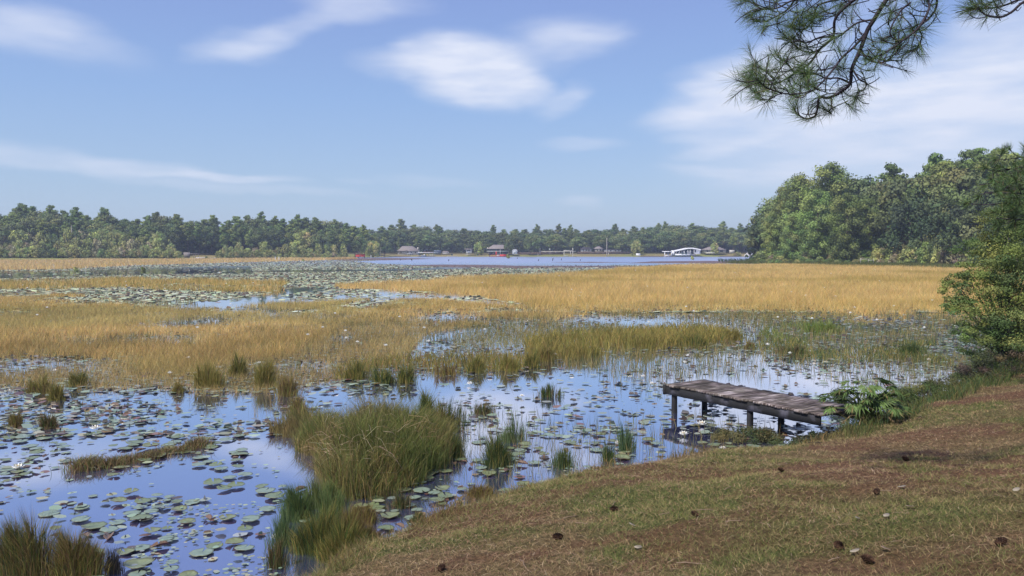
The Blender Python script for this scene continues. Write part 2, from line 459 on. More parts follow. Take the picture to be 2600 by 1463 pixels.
Z_REED_R = [(1960, 885), (2100, 868), (2250, 880), (2440, 870), (2450, 925), (2300, 915), (2150, 925), (1980, 910)]
Z_OPEN_FAR = [(905, 664), (1120, 655), (1260, 653), (2000, 650), (2000, 664), (1800, 668), (1650, 674), (1480, 675), (1260, 676), (1060, 674), (960, 670)]
Z_OPEN_L = [(-200, 690), (150, 688), (400, 680), (640, 676), (640, 694), (300, 700), (-200, 712)]
Z_STRIP = [(600, 690), (760, 686), (1000, 684), (1150, 678), (1210, 681), (1040, 688), (760, 691)]

def world_pts(n, y0, y1, k=1.0, side=.72):
    """random points on the water with a density falling as Y**-k"""
    u = RNG.random(n)
    if abs(k - 2) < 1e-6: Y = y0 * (y1 / y0) ** u
    else:
        e = 2 - k; Y = (y0 ** e + u * (y1 ** e - y0 ** e)) ** (1 / e)
    X = (RNG.random(n) * 2 - 1) * side * Y
    return X, Y

def zone(X, Y, poly, rough=6.0, fr=.12):
    """inside test with a ragged edge"""
    px, py = proj(X, Y, 0.0)
    j = (fbm(X * fr + 5, Y * fr * .6 + 2, 4) - .5)
    s = np.clip((py - 640) / 260, .05, 1)
    return in_poly(px + j * 260 * s, py + (fbm(X * fr + 55, Y * fr + 21, 4) - .5) * rough * 8 * s, poly)

GOLD = [(.60, .40, .13), (.56, .35, .12), (.50, .38, .12), (.64, .47, .22), (.42, .35, .12)]
OLIVE = [(.20, .19, .05), (.28, .24, .065), (.14, .16, .04), (.36, .27, .09)]
DKGREEN = [(.06, .10, .03), (.09, .13, .035), (.13, .15, .045), (.05, .085, .04)]

def field(name, label, poly, n, y0, y1, hgt, wk, cols, wts, k=1.0, rough=6, patchy=0.0, extra=None, cat='grass', seg=1, hfr=.15, col_alt=None, lean=.6):
    X, Y = world_pts(n, y0, y1, k)
    m = zone(X, Y, poly, rough)
    pn = fbm(X * .35 + 7, Y * .35 + 3, 4)
    if patchy: m &= (RNG.random(n) < sstep(patchy - .12, patchy + .1, pn))
    m &= lake_sd(X, Y) < 3
    X, Y, pn = X[m], Y[m], pn[m]; N = len(X)
    C = pal(N, cols, wts)
    hn = fbm(X * hfr + 31, Y * hfr + 77, 4)
    if col_alt is not None:
        w_ = sstep(.5, .64, fbm(X * .07 + 11, Y * .07 + 5, 4))[:, None]
        C = C * (1 - w_ * .75) + pal(N, col_alt) * w_ * .75
    C = C * (1 + .6 * (fbm(X * .9, Y * .5 + 40, 3) - .5))[:, None]
    h = hgt * (.45 + 1.0 * hn) * (0.6 + .6 * RNG.random(N))
    a = Acc()
    P = np.stack([X, Y, np.full(N, -.02)], 1)
    blades(a, P, h, wk * Y * (0.7 + .6 * RNG.random(N)), RNG.random(N) * 2 * PI, .2 + lean * RNG.random(N), C, seg=seg)
    return tag(a.obj(name, M['grass']), label, cat, kind='stuff')

field('marsh_grass', 'golden marsh grass covering the broad bed in front of the right woods', Z_GOLD_R, 820000, 38, 240, .52, .0004, GOLD, [4, 3, 2, 2, 1], k=1.55, rough=9, col_alt=[(.36, .30, .07), (.42, .26, .08)], lean=1.0)
field('marsh_grass', 'rust and gold marsh grass across the left middle of the lake', Z_GOLD_L, 480000, 19, 64, .30, .0005, GOLD + [(.46, .28, .12), (.34, .20, .10)], [4, 3, 3, 3, 2, 2, 1], k=1.4, rough=11, patchy=.465, col_alt=[(.42, .36, .12), (.36, .31, .11), (.46, .33, .13)], lean=1.1)
field('marsh_grass', 'thin strip of yellow grass behind the left water lilies', Z_THIN_L, 160000, 55, 100, .5, .0006, GOLD + OLIVE, [3, 2, 2, 2, 1, 1, 1, 1, 1], k=1.3, rough=9, patchy=.42)
field('marsh_grass', 'pale straw grass fringe below the left woods', Z_FAR_L, 260000, 110, 380, .6, .0006, GOLD + [(.5, .36, .2)], [3, 2, 2, 3, 1, 3], k=1.3, rough=1)
field('sedge_bed', 'olive sedge bed in the open water beyond the wooden dock', Z_SEDGE, 150000, 20, 40, .42, .0006, OLIVE + [(.32, .24, .07)], [2, 3, 1, 2, 2], k=1.2, rough=3, patchy=.36, seg=2)
field('sedge_bed', 'broken sedge bed left of the open water in the middle distance', Z_SEDGE2, 110000, 18, 34, .36, .00055, OLIVE + [(.32, .2, .08)], [2, 2, 2, 2, 2], k=1.2, rough=5, patchy=.47, seg=2)
field('sedge_bed', 'fresh green reed patch near the right end of the marsh', Z_GREEN_R, 60000, 26, 44, .36, .0006, [(.16, .2, .05), (.2, .2, .055), (.11, .15, .04)], None, k=1.2, rough=2, patchy=.42, seg=2)
field('sedge_bed', 'dark green reeds among the lily pads beside the right bush', Z_REED_R, 70000, 20, 34, .34, .00055, DKGREEN + OLIVE, None, k=1.2, rough=5, patchy=.52, seg=2)

Z_EDGE = [(-200, 890), (500, 880), (820, 845), (1000, 815), (1180, 820), (1050, 860), (1000, 900), (900, 955), (720, 1000), (400, 1000), (-200, 985)]
Z_EDGE_R = [(1180, 805), (1500, 790), (1950, 780), (2450, 790), (2450, 850), (2150, 850), (1950, 835), (1500, 860), (1250, 905), (1100, 900)]
field('sedge_bed', 'scattered rushes in the pad covered water before the golden bed', Z_EDGE_R, 120000, 22, 50, .24, .0005, [(.3, .22, .08), (.2, .18, .06), (.16, .17, .06)], None, k=1.3, rough=5, patchy=.54)
field('sedge_bed', 'thin broken rushes where the marsh grass gives way to water', Z_EDGE, 360000, 17, 50, .26, .0005, [(.42, .29, .12), (.33, .26, .10), (.50, .36, .15), (.22, .20, .08)], None, k=1.3, rough=7, patchy=.42)

# thin upright stems that stand in the open water everywhere between
def stems():
    n = 110000
    X, Y = world_pts(n, 10.5, 62, 1.5)
    px, py = proj(X, Y)
    pn = fbm(X * .3 + 70, Y * .22 + 13, 4)
    dens = sstep(.44, .6, pn)
    dens = dens * np.where(py > 960, .38, 1) * np.where((px < 640) & (py > 950), .05, 1)
    dens = np.maximum(dens, ((px > 1850) & (py > 900) & (py < 1030)) * .55 * sstep(.35, .5, pn))
    dens = np.where((py > 1060) & (px < 1000), 0, dens)
    m = (RNG.random(n) < dens) & (py < 1240) & (py > 770) & (lake_sd(X, Y) < 0)
    X, Y = X[m], Y[m]; N = len(X)
    a = Acc()
    C = pal(N, [(.16, .17, .07), (.22, .18, .08), (.07, .10, .05), (.3, .23, .1)])
    blades(a, np.stack([X, Y, np.full(N, -.02)], 1), .12 + .28 * RNG.random(N), .0006 * Y, RNG.random(N) * 2 * PI, .1 + .4 * RNG.random(N) ** 2, C, seg=1)
    tag(a.obj('reed_stems', M['grass']), 'sparse thin reed stems standing in the open water', 'reeds', kind='stuff')
stems()

# ------------------------------------------------------------------ lily pads: carpets as stuff
PADC = [(.22, .28, .20), (.26, .31, .23), (.19, .25, .18), (.28, .29, .18), (.24, .28, .25)]
def carpet(name, label, n, y0, y1, k, rad, test, brown=.12, flap=.25, tiltm=.10):
    X, Y = world_pts(n, y0, y1, k)
    m = test(X, Y) & (lake_sd(X, Y) < -.15)
    X, Y = X[m], Y[m]; N = len(X)
    r = rad * (.55 + .6 * RNG.random(N)) * (1 + .0012 * Y)
    K = 8
    th = np.arange(K) * 2 * PI / K
    tilt = np.abs(RNG.standard_normal(N)) * tiltm; ta = RNG.random(N) * 2 * PI
    wob = 1 + .12 * RNG.standard_normal((N, K))
    lx = np.cos(th)[None] * r[:, None] * wob; ly = np.sin(th)[None] * r[:, None] * wob
    lz = (lx * np.cos(ta)[:, None] + ly * np.sin(ta)[:, None]) * np.sin(tilt)[:, None]
    z = .006 + RNG.random(N) * .03 + r * np.sin(tilt)
    V = np.stack([X[:, None] + lx, Y[:, None] + ly, z[:, None] + lz], -1)
    C = pal(N, PADC, jit=.2)
    bm = RNG.random(N) < brown
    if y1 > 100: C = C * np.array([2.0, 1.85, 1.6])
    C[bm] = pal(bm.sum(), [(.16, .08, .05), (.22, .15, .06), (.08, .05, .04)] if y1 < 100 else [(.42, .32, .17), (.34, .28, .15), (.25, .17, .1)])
    a = Acc()
    a.add(V.reshape(-1, 3), np.arange(N)[:, None] * K + np.arange(K), np.repeat(C, K, 0))
    # turned-up rims and folded leaves
    fm = np.where(RNG.random(N) < flap)[0]; Nf = len(fm)
    fa = RNG.random(Nf) * PI; w = r[fm] * (.5 + .5 * RNG.random(Nf)); hh = r[fm] * (.2 + .45 * RNG.random(Nf))
    dx, dy = np.cos(fa) * w, np.sin(fa) * w * .5
    cx, cy, cz = X[fm], Y[fm] - r[fm] * .3, z[fm]
    q = np.stack([np.stack([cx - dx, cy - dy, cz - .01], 1), np.stack([cx + dx, cy + dy, cz - .01], 1),
                  np.stack([cx + dx * .6, cy + dy + hh * .4, cz + hh], 1), np.stack([cx - dx * .7, cy - dy + hh * .4, cz + hh * .8], 1)], 1)
    Cf = pal(Nf, [(.07, .055, .05), (.05, .07, .055), (.12, .08, .05), (.04, .04, .05)])
    a.add(q.reshape(-1, 3), np.arange(Nf)[:, None] * 4 + np.arange(4), np.repeat(Cf, 4, 0))
    return tag(a.obj(name, M['padfar'] if y1 > 100 else M['pad']), label, 'lily pads', kind='stuff')

def t_far(X, Y):
    px, py = proj(X, Y)
    m = (py > 657) & ~zone(X, Y, Z_OPEN_FAR, 1) & ~zone(X, Y, Z_STRIP, .6) & ~zone(X, Y, Z_FAR_L, .5)
    op = zone(X, Y, Z_OPEN_L, 1.5)
    m &= ~(op & (RNG.random(len(X)) > .06))
    m &= ~(zone(X, Y, Z_GOLD_R, 2) & (py < 775))
    return m & (RNG.random(len(X)) < np.maximum(sstep(.25, .5, fbm(X * .12, Y * .05 + 4, 4)), (py < 720) * .8))
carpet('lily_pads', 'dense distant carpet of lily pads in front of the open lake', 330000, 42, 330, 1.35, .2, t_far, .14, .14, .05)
def t_mid(X, Y):
    px, py = proj(X, Y)
    n_ = fbm(X * .35 + 9, Y * .25 + 4, 4)
    d = sstep(.38, .62, n_) * .8 + .08
    d = np.where(px > 1850, np.maximum(d, .4 * (py < 960)), d)
    d = np.where((py > 905) & (px > 1080) & (px < 1950), d * .28, d)
    d = np.where((py < 850), np.maximum(d, .3), d)
    d = np.where((px < 1000) & (py > 880) & (py < 1000), np.maximum(d, .65), d)
    return (RNG.random(len(X)) < d * .62) & (py < 1110)
carpet('lily_pads', 'scattered lily pads and curled leaves across the middle water', 44000, 13.9, 46, 1.2, .088, t_mid, .22, .4, .10)

# tiny round leaves floating on the near water at the lower left
def t_tiny(X, Y):
    px, py = proj(X, Y)
    return (py > 1270) & (px > 330) & (px < 720) & (RNG.random(len(X)) < sstep(.42, .62, fbm(X * 1.6, Y * 1.6 + 4, 3)))
carpet('floating_leaves', 'tiny pale floating leaves scattered over the near blue water', 5200, 7.4, 11, 1.0, .028, t_tiny, .0, .0, .0)
def t_tiny2(X, Y):
    px, py = proj(X, Y)
    return (py < 1270) & (RNG.random(len(X)) < .5 * sstep(.45, .65, fbm(X * 1.1 + 30, Y * 1.1 + 4, 3)))
carpet('floating_leaves', 'small pale leaves floating between the larger lily pads', 9000, 9.8, 22, 1.0, .035, t_tiny2, .1, .0, .0)

def t_near(X, Y):
    px, py = proj(X, Y)
    d = np.where(px < 760, .55, .35) * sstep(.38, .6, fbm(X * .9 + 12, Y * .9 + 2, 3))
    d = np.where((px > 640) & (px < 1060) & (py < 1260), 0, d)
    return (RNG.random(len(X)) < d) & (py > 1090)
carpet('lily_pads', 'smaller lily pads filling the gaps between the large near ones', 1500, 8.2, 14.6, 1.0, .07, t_near, .2, .3, .08)

# ------------------------------------------------------------------ individual lily pads
def pad_mesh(kind, seed):
    rg = np.random.default_rng(seed)
    K = 26
    th = np.linspace(.14, 2 * PI - .14, K)
    rim = 1 + .035 * np.sin(th * 7 + seed) + .03 * rg.standard_normal(K)
    rings = [0.06, .45, .8, 1.0]
    def hgt(x, y, rr):
        z = .012 * np.sin(6 * x + seed) * rr + .01 * np.cos(7 * y + seed)
        if kind == 'flat': z = z + .02 * rr ** 6
        if kind == 'upturned': z = z + .34 * np.clip(x * .9 + .1 * y - .35, 0, 1) ** 1.3 + .05 * rr ** 4
        if kind == 'cupped': z = z + .26 * rr ** 3 * (.4 + .6 * np.abs(np.sin(np.arctan2(y, x) + seed)))
        if kind == 'folded': z = z + .38 * np.abs(x) ** 1.2 * (1 - .2 * y)
        return z
    V = [(0, 0, hgt(np.array(0.), np.array(0.), 0.))]
    for q in rings[1:]:
        x = np.cos(th) * q * rim; y = np.sin(th) * q * rim
        z = hgt(x, y, q)
        if kind == 'folded': x = x * .5
        V += list(zip(x, y, z))
    V = np.array(V, float); n = len(V)
    tris = [(0, 1 + i, 2 + i) for i in range(K - 1)]
    quads = []
    for r_ in range(2):
        o = 1 + r_ * K
        quads += [(o + i, o + K + i, o + K + i + 1, o + i + 1) for i in range(K - 1)]
    low = V - np.array([0, 0, .03])
    tris2 = [(n + t[0], n + t[2], n + t[1]) for t in tris]
    quads2 = [(n + q[0], n + q[3], n + q[2], n + q[1]) for q in quads]
    o = 1 + 2 * K
    side = [(o + i, n + o + i, n + o + i + 1, o + i + 1) for i in range(K - 1)]
    ctop = {'flat': (.19, .25, .18), 'upturned': (.15, .19, .09), 'cupped': (.17, .2, .1), 'folded': (.16, .10, .06)}[kind]
    cbot = {'flat': (.10, .09, .06), 'upturned': (.10, .055, .045), 'cupped': (.12, .06, .045), 'folded': (.09, .04, .035)}[kind]
    ct = np.tile(ctop, (n, 1)) * (1 + .12 * rg.standard_normal((n, 1)))
    ct[-K:] = ct[-K:] * np.array([1.1, .95, .8]) * .8
    cb = np.tile(cbot, (n, 1)) * (1 + .15 * rg.standard_normal((n, 1)))
    return make_mesh('lily_pad', np.concatenate([V, low]), [tris + tris2, quads + quads2 + side], M['pad'], np.clip(np.concatenate([ct, cb]), .01, .9), smooth=True)
PADM = {k: [pad_mesh(k, i * 3 + 1) for i in range(3)] for k in ('flat', 'upturned', 'cupped', 'folded')}

def pads_individual():
    placed = []
    tries = 0
    def dens(px, py):
        d = .2
        if px < 740 and py > 1060: d = .42
        if px < 540 and 1070 < py < 1290: d = 1.0
        if 330 < px < 640 and 1060 < py < 1110: d = .1
        if px < 330 and py > 1290: d = .3
        if 180 < px < 540 and 1140 < py < 1235: return 1.0
        if 900 < px < 1330 and py > 1090: d = .75
        if 1080 < px < 1700 and py < 1150: d = .42
        if 1690 < px < 1900 and py > 1050: d = 1.
        if px > 1980: d = .6
        if 640 < px < 1060 and 1030 < py < 1230: d = .05
        return d
    kinds = []
    while len(placed) < 300 and tries < 60000:
        tries += 1
        Y = (7.3 + random.random() * (14.2 - 7.3)); X = (random.random() * 2 - 1) * .66 * Y
        px, py = proj(np.array(X), np.array(Y)); px = float(px); py = float(py)
        if px < -30 or px > 2300: continue
        if random.random() > dens(px, py): continue
        if float(fbm(np.array([X * .8]), np.array([Y * .8]), 3)[0]) < .36: continue
        r = random.choice([random.uniform(.055, .10), random.uniform(.09, .14)])
        if lake_sd(np.array([X]), np.array([Y]))[0] > -.3: continue
        if any((X - a) ** 2 + (Y - b) ** 2 < (.78 * (r + c)) ** 2 for a, b, c in placed): continue
        placed.append((X, Y, r))
    texts = {
        'flat': 'flat green lily pad on the {}',
        'upturned': 'edge curled green lily pad on the {}',
        'cupped': 'cupped lily pad on the {}',
        'folded': 'folded brown lily leaf on the {}'}
    for i, (X, Y, r) in enumerate(placed):
        px, py = [float(v) for v in proj(np.array(X), np.array(Y))]
        k = random.choices(['flat', 'upturned', 'cupped', 'folded'], [4.2, 3, 2.2, 1.2] if px < 1000 else [4, 2.2, 1.4, 1.8])[0]
        if px < 760 and py > 1280: where = 'blue water in the lower left corner'
        elif px < 760 and py > 1120: where = 'blue water around the long grassy islet'
        elif px < 760: where = 'open water behind the long grassy islet'
        elif px < 1330 and py > 1080: where = 'dark water beside the big grass clump'
        elif px < 1690: where = 'water between the big grass clump and the dock'
        elif px < 2020: where = 'water under and around the wooden dock'
        else: where = 'water behind the dock and fan leaved plant'
        o = link('lily_pad', random.choice(PADM[k]), None, (X, Y, .012 + .0021 * (i % 11)))
        o.rotation_euler = (random.uniform(-.03, .03), random.uniform(-.03, .03), random.uniform(0, 2 * PI))
        if k == 'folded': r *= .8
        o.scale = (r * random.uniform(.85, 1.1), r, r)
        tag(o, texts[k].format(where).replace('standing up from','on').replace('lying open on','on'), 'lily pad', {'flat': 'flat lily pads', 'upturned': 'upturned lily pads', 'cupped': 'cupped lily pads', 'folded': 'folded lily leaves'}[k] + ' on the ' + where)
    return placed
PLACED = pads_individual()

# ------------------------------------------------------------------ white water lilies
def lily_meshes(full=True):
    a = Acc()
    for ring, (n, L, el, w) in enumerate([(8, .075, .35, .026), (8, .065, .8, .022), (6, .05, 1.15, .018)] if full else [(7, .08, .5, .04), (5, .07, 1.1, .035)]):
        for i in range(n):
            t = 2 * PI * i / n + ring * .4
            d = np.array([math.cos(t), math.sin(t), 0]); s = np.array([-math.sin(t), math.cos(t), 0]); u = np.array([0, 0, 1.0])
            b = d * .008; m = d * (L * .6 * math.cos(el)) + u * (L * .55 * math.sin(el)); tp = d * (L * math.cos(el * .9)) + u * (L * math.sin(el * 1.1))
            a.add([b, m + s * w / 2, tp, m - s * w / 2], np.array([[0, 1, 2, 3]]))
    return a
LM = lily_meshes().mesh('petals', M['petal'])
c_ = Acc()
for i in range(14):
    t = i * 2.4; q = .004 + .012 * (i / 14)
    c_.tube([(0, 0, .01), (math.cos(t) * q, math.sin(t) * q, .035)], .003, 4)
LS = c_.mesh('stamens', M['stamen'])
LMF = lily_meshes(False).mesh('water_lily', M['petal'])
near_l = [(240, 1090, 'beside the brown tufts left of the long grassy islet', 1.25), (45, 1190, 'among lily pads at the left edge of the lake', 1.2), (1782, 1079, 'among pads under the outer end of the dock', 1.3),
          (1735, 1105, 'just in front of the left dock post', 1.2), (1570, 1128, 'among thin reeds near the bank left of the dock', 1.0), (1192, 976, 'on open water beyond the big grass clump', 1.1),
          (1325, 1007, 'on open water right of the sedge tufts', .9), (1632, 957, 'on open water well behind the dock', .9), (1655, 975, 'nearest the outer end of the dock', .9),
          (1835, 1140, 'at the muddy edge of the bank before the dock', .8), (700, 1368, 'low by the reeds at the lower left bank', .8)]
for px, py, tx, sc in near_l:
    e = empty('water_lily', 'open white water lily ' + tx, 'flower', W(px, py, .03), random.random() * 6, 'white water lilies', sc * 1.15)
    link('petals', LM, e); link('stamens', LS, e)
cnt = 0
while cnt < 80:
    px = random.uniform(-20, 2500); py = 690 + 300 * random.random() ** 1.7
    if py > 930 and px > 500: continue
    p = W(px, py, .05)
    if lake_sd(np.array([p.x]), np.array([p.y]))[0] > -.5: continue
    big = .85 + .007 * p.y
    o = link('water_lily', LMF, None, p); o.scale = (big,) * 3; o.rotation_euler = (0, 0, random.random() * 6); o.location.z = .06 + .05 * random.random() + (.2 if py < 900 else 0)
    if py < 745: tx, g = 'small white lily flower dotting the distant pad carpet', 'lily flowers on the distant pad carpet'
    elif px < 1150: tx, g = 'small white lily flower in the rusty marsh grass', 'lily flowers in the rusty marsh grass'
    else: tx, g = 'small white lily flower in the reedy water beyond the dock', 'lily flowers in the reedy middle water'
    tag(o, tx, 'flower', g); cnt += 1

# ------------------------------------------------------------------ tussocks and clumps (things)
def tussock(px, py, wpx, hpx, cols, label, n=None, depth=.7, name='grass_tussock', group=None, brown=0.0, cat='grass clump', spiky=.5):
    c = W(px, py, 0); s = c.y / F
    rx = wpx * s / 2; hh = hpx * s
    n = n or int(min(5200, 500 + 900 * rx / max(hh, .1) * 1.5))
    nl = int(max(3, min(9, 3 + 2.2 * rx / max(hh, .1) * 1.5)))
    la = RNG.random(nl) * 2 * PI; lq = .2 + .5 * RNG.random(nl); lr = rx * (.22 + .3 * RNG.random(nl)); lh = .5 + .5 * RNG.random(nl); lh[0] = 1.; lq[0] = .1; lr[0] = rx * .5
    li = RNG.choice(nl, n, p=lr ** 1.3 / (lr ** 1.3).sum())
    t = RNG.random(n) * 2 * PI; q = np.abs(RNG.standard_normal(n)) * .55
    lx = np.cos(la[li]) * lq[li] * rx * .75 + np.cos(t) * q * lr[li]; ly = (np.sin(la[li]) * lq[li] * rx * .75 + np.sin(t) * q * lr[li]) * depth
    prof = lh[li] * (.55 + .45 * np.clip(1 - q ** 2, 0, 1))
    st_ = RNG.random(n) < .16
    lx = np.where(st_, lx + RNG.standard_normal(n) * rx * .2, lx); ly = np.where(st_, ly + RNG.standard_normal(n) * rx * .18, ly)
    prof = np.where(st_, prof * .55, prof)
    q = np.minimum(q, 1)
    h = hh * prof * (.55 + .6 * RNG.random(n)) * (.75 + .5 * fbm(lx * 3 / max(rx, .2) + px, ly * 3 / max(rx, .2), 3))
    out = np.arctan2(ly, lx) + RNG.standard_normal(n) * .9
    a = Acc()
    w = max(.004, .00042 * c.y) * (.7 + .6 * RNG.random(n))
    blades(a, np.stack([lx, ly, np.full(n, -.03)], 1), h, w, out, spiky * (.25 + q * .6), pal(n, cols), droop=.1, seg=2)
    o = a.obj(name, M['grass']); o.location = (c.x, c.y + rx * depth * .8, 0)
    return tag(o, label, cat, group)

BR = [(.20, .13, .07), (.26, .18, .08), (.14, .09, .05)]
YG = [(.26, .22, .06), (.2, .2, .05), (.32, .25, .08)]
TUSS = [
    (85, 1005, 130, 62, YG + BR[:1], 'olive grass tussock nearest the left edge of the middle water'),
    (135, 1018, 70, 55, YG, 'low yellow-green tussock just right of the leftmost olive one'),
    (190, 985, 90, 50, YG + DKGREEN[:1], 'yellow-green tussock third from the left edge in the middle water'),
    (30, 1088, 70, 48, BR + YG, 'brownish tussock touching the left edge of the picture'),
    (105, 1092, 110, 48, BR + DKGREEN[:2], 'brown and green tussock behind the pads at far left'),
    (520, 990, 100, 90, YG, 'tall yellow tussock at the front edge of the rusty grass'),
    (600, 960, 70, 70, YG + DKGREEN[:1], 'olive tussock between the two tall yellow ones'),
    (655, 985, 95, 85, YG, 'tall yellow tussock nearest the back of the big grass clump'),
    (445, 1000, 60, 40, YG + BR[:1], 'small tussock left of the tall yellow ones'),
    (720, 1010, 110, 70, YG + BR, 'tawny tussock directly behind the big grass clump'),
    (900, 968, 120, 70, YG + DKGREEN[:1], 'round green tussock beyond the right half of the big clump'),
    (965, 978, 90, 55, DKGREEN + YG, 'dark green tussock at the left end of the open water'),
    (1030, 976, 90, 60, YG + DKGREEN[:2], 'bright green tussock jutting into the open water'),
    (1130, 955, 90, 45, BR + YG, 'brownish tussock in the thin reeds left of centre'),
    (1205, 948, 80, 55, YG + DKGREEN[:1], 'small olive tussock near the single flat pale pad'),
    (1290, 945, 90, 60, YG, 'olive tussock left of the gap in the sedge bed'),
    (1352, 935, 55, 55, YG + DKGREEN[:1], 'narrow olive tussock right of the gap in the sedge bed'),
    (1390, 920, 80, 50, YG + BR[:1], 'first tussock at the left end of the sedge bed'),
    (1480, 912, 150, 50, YG, 'wide tussock on the front edge of the sedge bed'),
    (1640, 892, 170, 52, YG, 'broad tussock at the middle of the sedge bed'),
    (1770, 884, 130, 50, YG + DKGREEN[:1], 'low tussock towards the right end of the sedge bed'),
    (1872, 868, 90, 42, YG, 'last tussock at the right tip of the sedge bed'),
    (1905, 888, 40, 26, YG + BR, 'tiny tussock alone in the water right of the sedge bed'),
    (2100, 848, 130, 34, [(.17, .22, .05), (.13, .18, .04)], 'bright green tussock in front of the golden bed at right'),
    (2025, 905, 110, 36, DKGREEN + BR, 'dark tussock left in the shaded reeds at right'),
    (2330, 905, 120, 46, DKGREEN, 'dark tussock nearest the foot of the big right bush'),
    (1400, 1012, 90, 55, DKGREEN + BR[:1], 'spiky dark tuft of reeds left of the dock'),
    (1225, 1058, 110, 45, BR + DKGREEN, 'spiky brown tuft right of the big grass clump'),
    (1255, 1192, 130, 105, DKGREEN + YG[:1], 'green rush tuft on the dark water near the bank'),
    (1150, 1165, 110, 75, DKGREEN + YG[:1], 'rush tuft joining the big clump to the bank-side rushes'),
    (1440, 1195, 130, 70, DKGREEN, 'thin green rushes at the foot of the bank'),
    (1590, 1150, 90, 90, [(.08, .14, .06), (.12, .17, .08)], 'fresh green rushes near the bank left of the dock'),
    (1545, 1175, 70, 70, DKGREEN, 'sparse rushes left of the fresh green ones'),
    (790, 1420, 190, 150, DKGREEN + YG, 'tall green reeds at the lower end of the bank'),
    (880, 1400, 120, 110, YG + BR, 'brown-tipped reeds against the lower bank'),
    (755, 1330, 110, 120, [(.08, .14, .05), (.12, .16, .05)], 'bright green reeds left of the dark bank water'),
    (50, 1485, 270, 175, YG + BR + DKGREEN, 'bushy reed clump filling the lower left corner'),
    (165, 1480, 180, 140, BR + YG + DKGREEN[:1], 'brown reed clump second from the lower left corner'),
    (275, 1463, 90, 90, [(.04, .045, .05), (.08, .07, .06), (.1, .09, .08)], 'bare dark stems standing in the lower left water'),
    (715, 1395, 150, 130, [(.09, .15, .06), (.14, .19, .08)], 'thin feathery green reeds left of the lower bank'),
    (830, 1335, 170, 120, [(.10, .16, .05), (.16, .19, .07)], 'thin green reeds between the big clump and the bank'),
    (1010, 1300, 120, 60, DKGREEN + BR, 'sparse dark rushes at the right foot of the big clump'),
    (1130, 1100, 150, 110, DKGREEN + YG[:1], 'thin green rushes on the right shoulder of the big clump'),
    (1310, 1130, 130, 90, [(.10, .15, .06), (.14, .17, .08)], 'sparse green rushes right of the big clump'),
    (800, 1300, 150, 100, [(.11, .17, .05), (.16, .19, .06), (.2, .2, .07)], 'bright reeds joining the big clump to the reeds below'),
    (860, 1440, 170, 130, YG + DKGREEN[:2], 'broad olive reeds at the foot of the lower bank'),
    (920, 1340, 120, 70, YG + BR, 'tawny grass between the big clump and the lower bank'),
    (930, 1385, 110, 55, BR + YG[:1], 'short brown tuft on the bank edge below the big clump'),
    (1060, 1340, 110, 40, BR + DKGREEN, 'low brown weeds at the bank edge right of the big clump'),
    (1210, 1270, 130, 50, BR + YG, 'brownish grass hanging over the dark bank water'),
    (690, 1450, 90, 110, DKGREEN + BR, 'thin reeds at the bottom left of the bank'),
    (1080, 1060, 80, 80, DKGREEN + YG[:1], 'dark green tuft behind the right end of the big clump'),
    (745, 1060, 90, 70, YG + BR, 'tawny tuft on the left shoulder of the big grass clump'),
]
for i, t in enumerate(TUSS):
    sparse = 'sparse' in t[5] or 'thin' in t[5] or 'bare' in t[5] or 'spiky' in t[5] or 'fresh' in t[5]
    tussock(*t, n=int(260 + 2.6 * t[2]) if sparse else (4200 if t[1] > 1380 else (1800 if t[1] > 1150 else 1000)), spiky=.5 if not sparse else .35)

